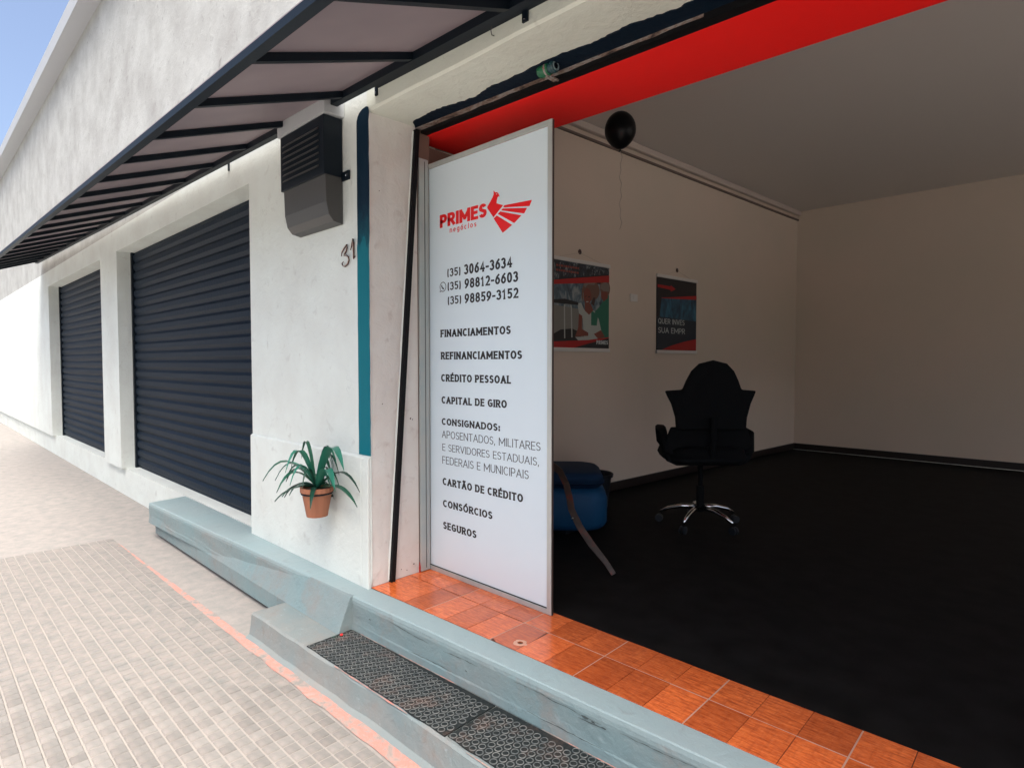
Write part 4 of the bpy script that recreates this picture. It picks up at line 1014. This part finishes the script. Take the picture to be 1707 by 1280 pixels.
obj('strap', MB().lathe([(.0275, .046), (.0285, .047), (.0285, .055), (.0275, .056)], 24, (g0, gy, gz), ax), 'rust', GD)

# house number 31 ------------------------------------------------------------------
def FM(x, z, y): return (x, YF-.004-y, z)
def numeral(pts, h, label):
    T_ = thing('house_number', label, 'house number', (sum(p[0] for p in pts)/len(pts), YF, min(p[1] for p in pts)), 'metal house numerals')
    P3 = [(p[0], 1.781, p[1]) for p in pts]; n = len(P3)
    obj('digit', MB().tube(P3, [h*(.55+.6*math.sin(math.pi*i/(n-1))) for i in range(n)], 8), 'copper', T_, smooth=True)
    obj('highlight', MB().tube([(p[0]+.002, p[1]-.006, p[2]+.001) for p in P3[1:-1]], [h*.35]*(n-2), 6), 'copper_hi', T_, smooth=True)  # pale tube paints a glint along the digit
    return T_
def q31(p): return [(-3.062+(x-568)*.0065, 1.942-(y-397)*.00288) for x, y in p]
three = q31([(568.2, 424), (569, 418), (572.5, 411), (578, 404), (578, 409), (577, 415), (574, 421), (573.5, 424), (577, 425), (580, 429), (581, 435), (579, 442), (574.5, 446), (570.5, 443.5), (569.5, 438.5), (571.5, 435.5)])
numeral(three, .0042, 'metal numeral three on the white wall beside the teal stripe')
one = q31([(583.5, 416), (585.5, 409), (588, 396), (588.2, 404), (588.4, 416), (588.6, 428), (588.4, 434), (591, 430)])
numeral(one, .0050, 'metal numeral one on the white wall beside the teal stripe')

# projecting box at the left, on the facade ----------------------------------------
SB = thing('projecting_lightbox', 'black wall box with grey cap and curved grey bottom, left of the teal stripe', 'wall box', (-3.3, 1.70, 2.06))
obj('cap', MB().box(-3.60, -3.020, 1.66, 1.785, 2.64, 2.735), 'grey_box', SB, bevel=.004)
obj('body', MB().box(-3.58, -3.045, 1.67, 1.786, 2.31, 2.638), 'black_steel', SB, bevel=.003)
for k in range(7): obj('louvre', MB().prism([(1.669, 2.36+.035*k), (1.656, 2.352+.035*k), (1.656, 2.357+.035*k), (1.669, 2.372+.035*k)], 0, -3.53, -3.10), 'grey_dark', SB)
pr = [(1.786, 2.31), (1.68, 2.31), (1.685, 2.16), (1.70, 2.09), (1.73, 2.055), (1.786, 2.045)]
obj('curved_bottom', MB().prism(pr, 0, -3.56, -3.050), 'grey_dark', SB)
br = obj('bracket', MB().box(-3.044, -2.965, 1.775, 1.786, 2.285, 2.335), 'black_steel', SB, bevel=.002)
obj('bolt', MB().lathe([(.008, 0), (.008, .004), (.003, .006)], 10, (-2.99, 1.775, 2.31), Matrix.Rotation(R(90), 4, 'X')), 'chrome', br)

# hanging plant --------------------------------------------------------------------
PL = thing('hanging_plant', 'green strap leaved plant in a wall pot, left of the stripe', 'plant', (-3.16, 1.67, .45))
obj('pot', MB().lathe([(.06, .36), (.085, .50), (.095, .505), (.095, .53), (.082, .53), (.075, .50)], 20, (-3.16, 1.665, 0)), 'pot', PL)
obj('soil', MB().lathe([(.078, .512), (.03, .520), (.002, .522)], 16, (-3.16, 1.665, 0)), 'base', PL)
obj('bracket', MB().tube([(-3.16, 1.767, .46), (-3.16, 1.74, .46)], .006, 6).tube([(-3.16+.088*math.cos(a*.35), 1.665+.088*math.sin(a*.35), .495) for a in range(19)], .004, 6), 'black_steel', PL)
rnd = random.Random(6)
first = None
specs = [(-3.14, 1.655, .55, .40, .23, -8, .028), (-3.14, 1.66, .53, .36, .14, -14, .024), (-3.14, 1.66, .52, .37, .05, 5, .02), (-3.14, 1.66, .52, .34, .12, 12, .016)]
def leaf(cx, cy, z, ln, rise, ang, wd):
    d = Vector((math.cos(R(ang)), math.sin(R(ang)), 0)); pr_ = Vector((-d.y, d.x, 0)); vs = []
    n = 9
    for i in range(n+1):
        t_ = i/n; p = Vector((cx, cy, z))+d*(ln*t_)+Vector((0, 0, rise*math.sin(math.pi*min(1, t_*.95)*.72)*1.2-.10*t_*t_*t_))
        w_ = wd*math.sin(math.pi*(.08+.92*t_))**.8+.0008
        vs += [p+pr_*w_+Vector((0, 0, .004)), p-Vector((0, 0, .004)), p-pr_*w_+Vector((0, 0, .004))]
    mb = MB().add(vs, [(3*i+q, 3*i+q+1, 3*(i+1)+q+1, 3*(i+1)+q) for i in range(n) for q in range(2)]); mb.flat = True
    return mb
for sp in specs: obj('leaf', leaf(*sp), 'leaf', PL, smooth=True)
for k in range(34):
    ang = rnd.uniform(-80, 260)
    if 15 < ang < 165: ln = .10
    else: ln = rnd.uniform(.18, .30)
    if -60 < ang < 15: ln = .2
    obj('leaf', leaf(-3.16, 1.66, .53, ln, rnd.uniform(.0, .24), ang, rnd.uniform(.007, .022)), 'leaf', PL, smooth=True)

# invented closed shutters along the facade, added to darken the left side ----------------------------
def shutter(x0, x1, label):
    T_ = thing('added_shutter', label, 'shutter', ((x0+x1)/2, 1.95, 0), 'added closed shutters along the facade')
    obj('backing', MB().box(x0, x1, 1.965, 2.0, 0, 2.55), 'navy', T_)
    obj('guide', MB().box(x0, x0+.05, 1.93, 1.964, 0, 2.55), 'black_steel', T_); obj('guide', MB().box(x1-.05, x1, 1.93, 1.964, 0, 2.55), 'black_steel', T_)
    f0 = None
    for k in range(24):
        z = .02+.105*k
        if f0 is None:
            f0 = obj('slat', MB().prism([(1.964, z), (1.945, z+.03), (1.945, z+.075), (1.964, z+.100)], 0, x0+.055, x1-.055), 'navy', T_); o = f0
        else:
            o = f0.copy(); COL.objects.link(o); o.location.z += .105*k
shutter(-8.1, -4.35, 'added dark navy roller shutter nearest the hanging plant')
shutter(-12.6, -8.9, 'added dark navy roller shutter farthest down the facade')
OB = thing('unseen_bounce_building', 'unseen pale house added across the street to bounce light back', 'building', (-3, -10, -.5))  # out of view, added to throw fill light onto the shopfront
obj('wall', MB().box(-26, 20, -10.6, -10, -.5, 4.2), 'wall', OB)
obj('unseen_roof', MB().box(-26.3, 20.3, -10.9, -9.7, 4.2, 4.4), 'grey_box', OB)
for x in (-18, -11, -4, 3, 10): obj('window', MB().box(x, x+1.6, -9.999, -9.96, .6, 2.0), 'grey_dark', OB)
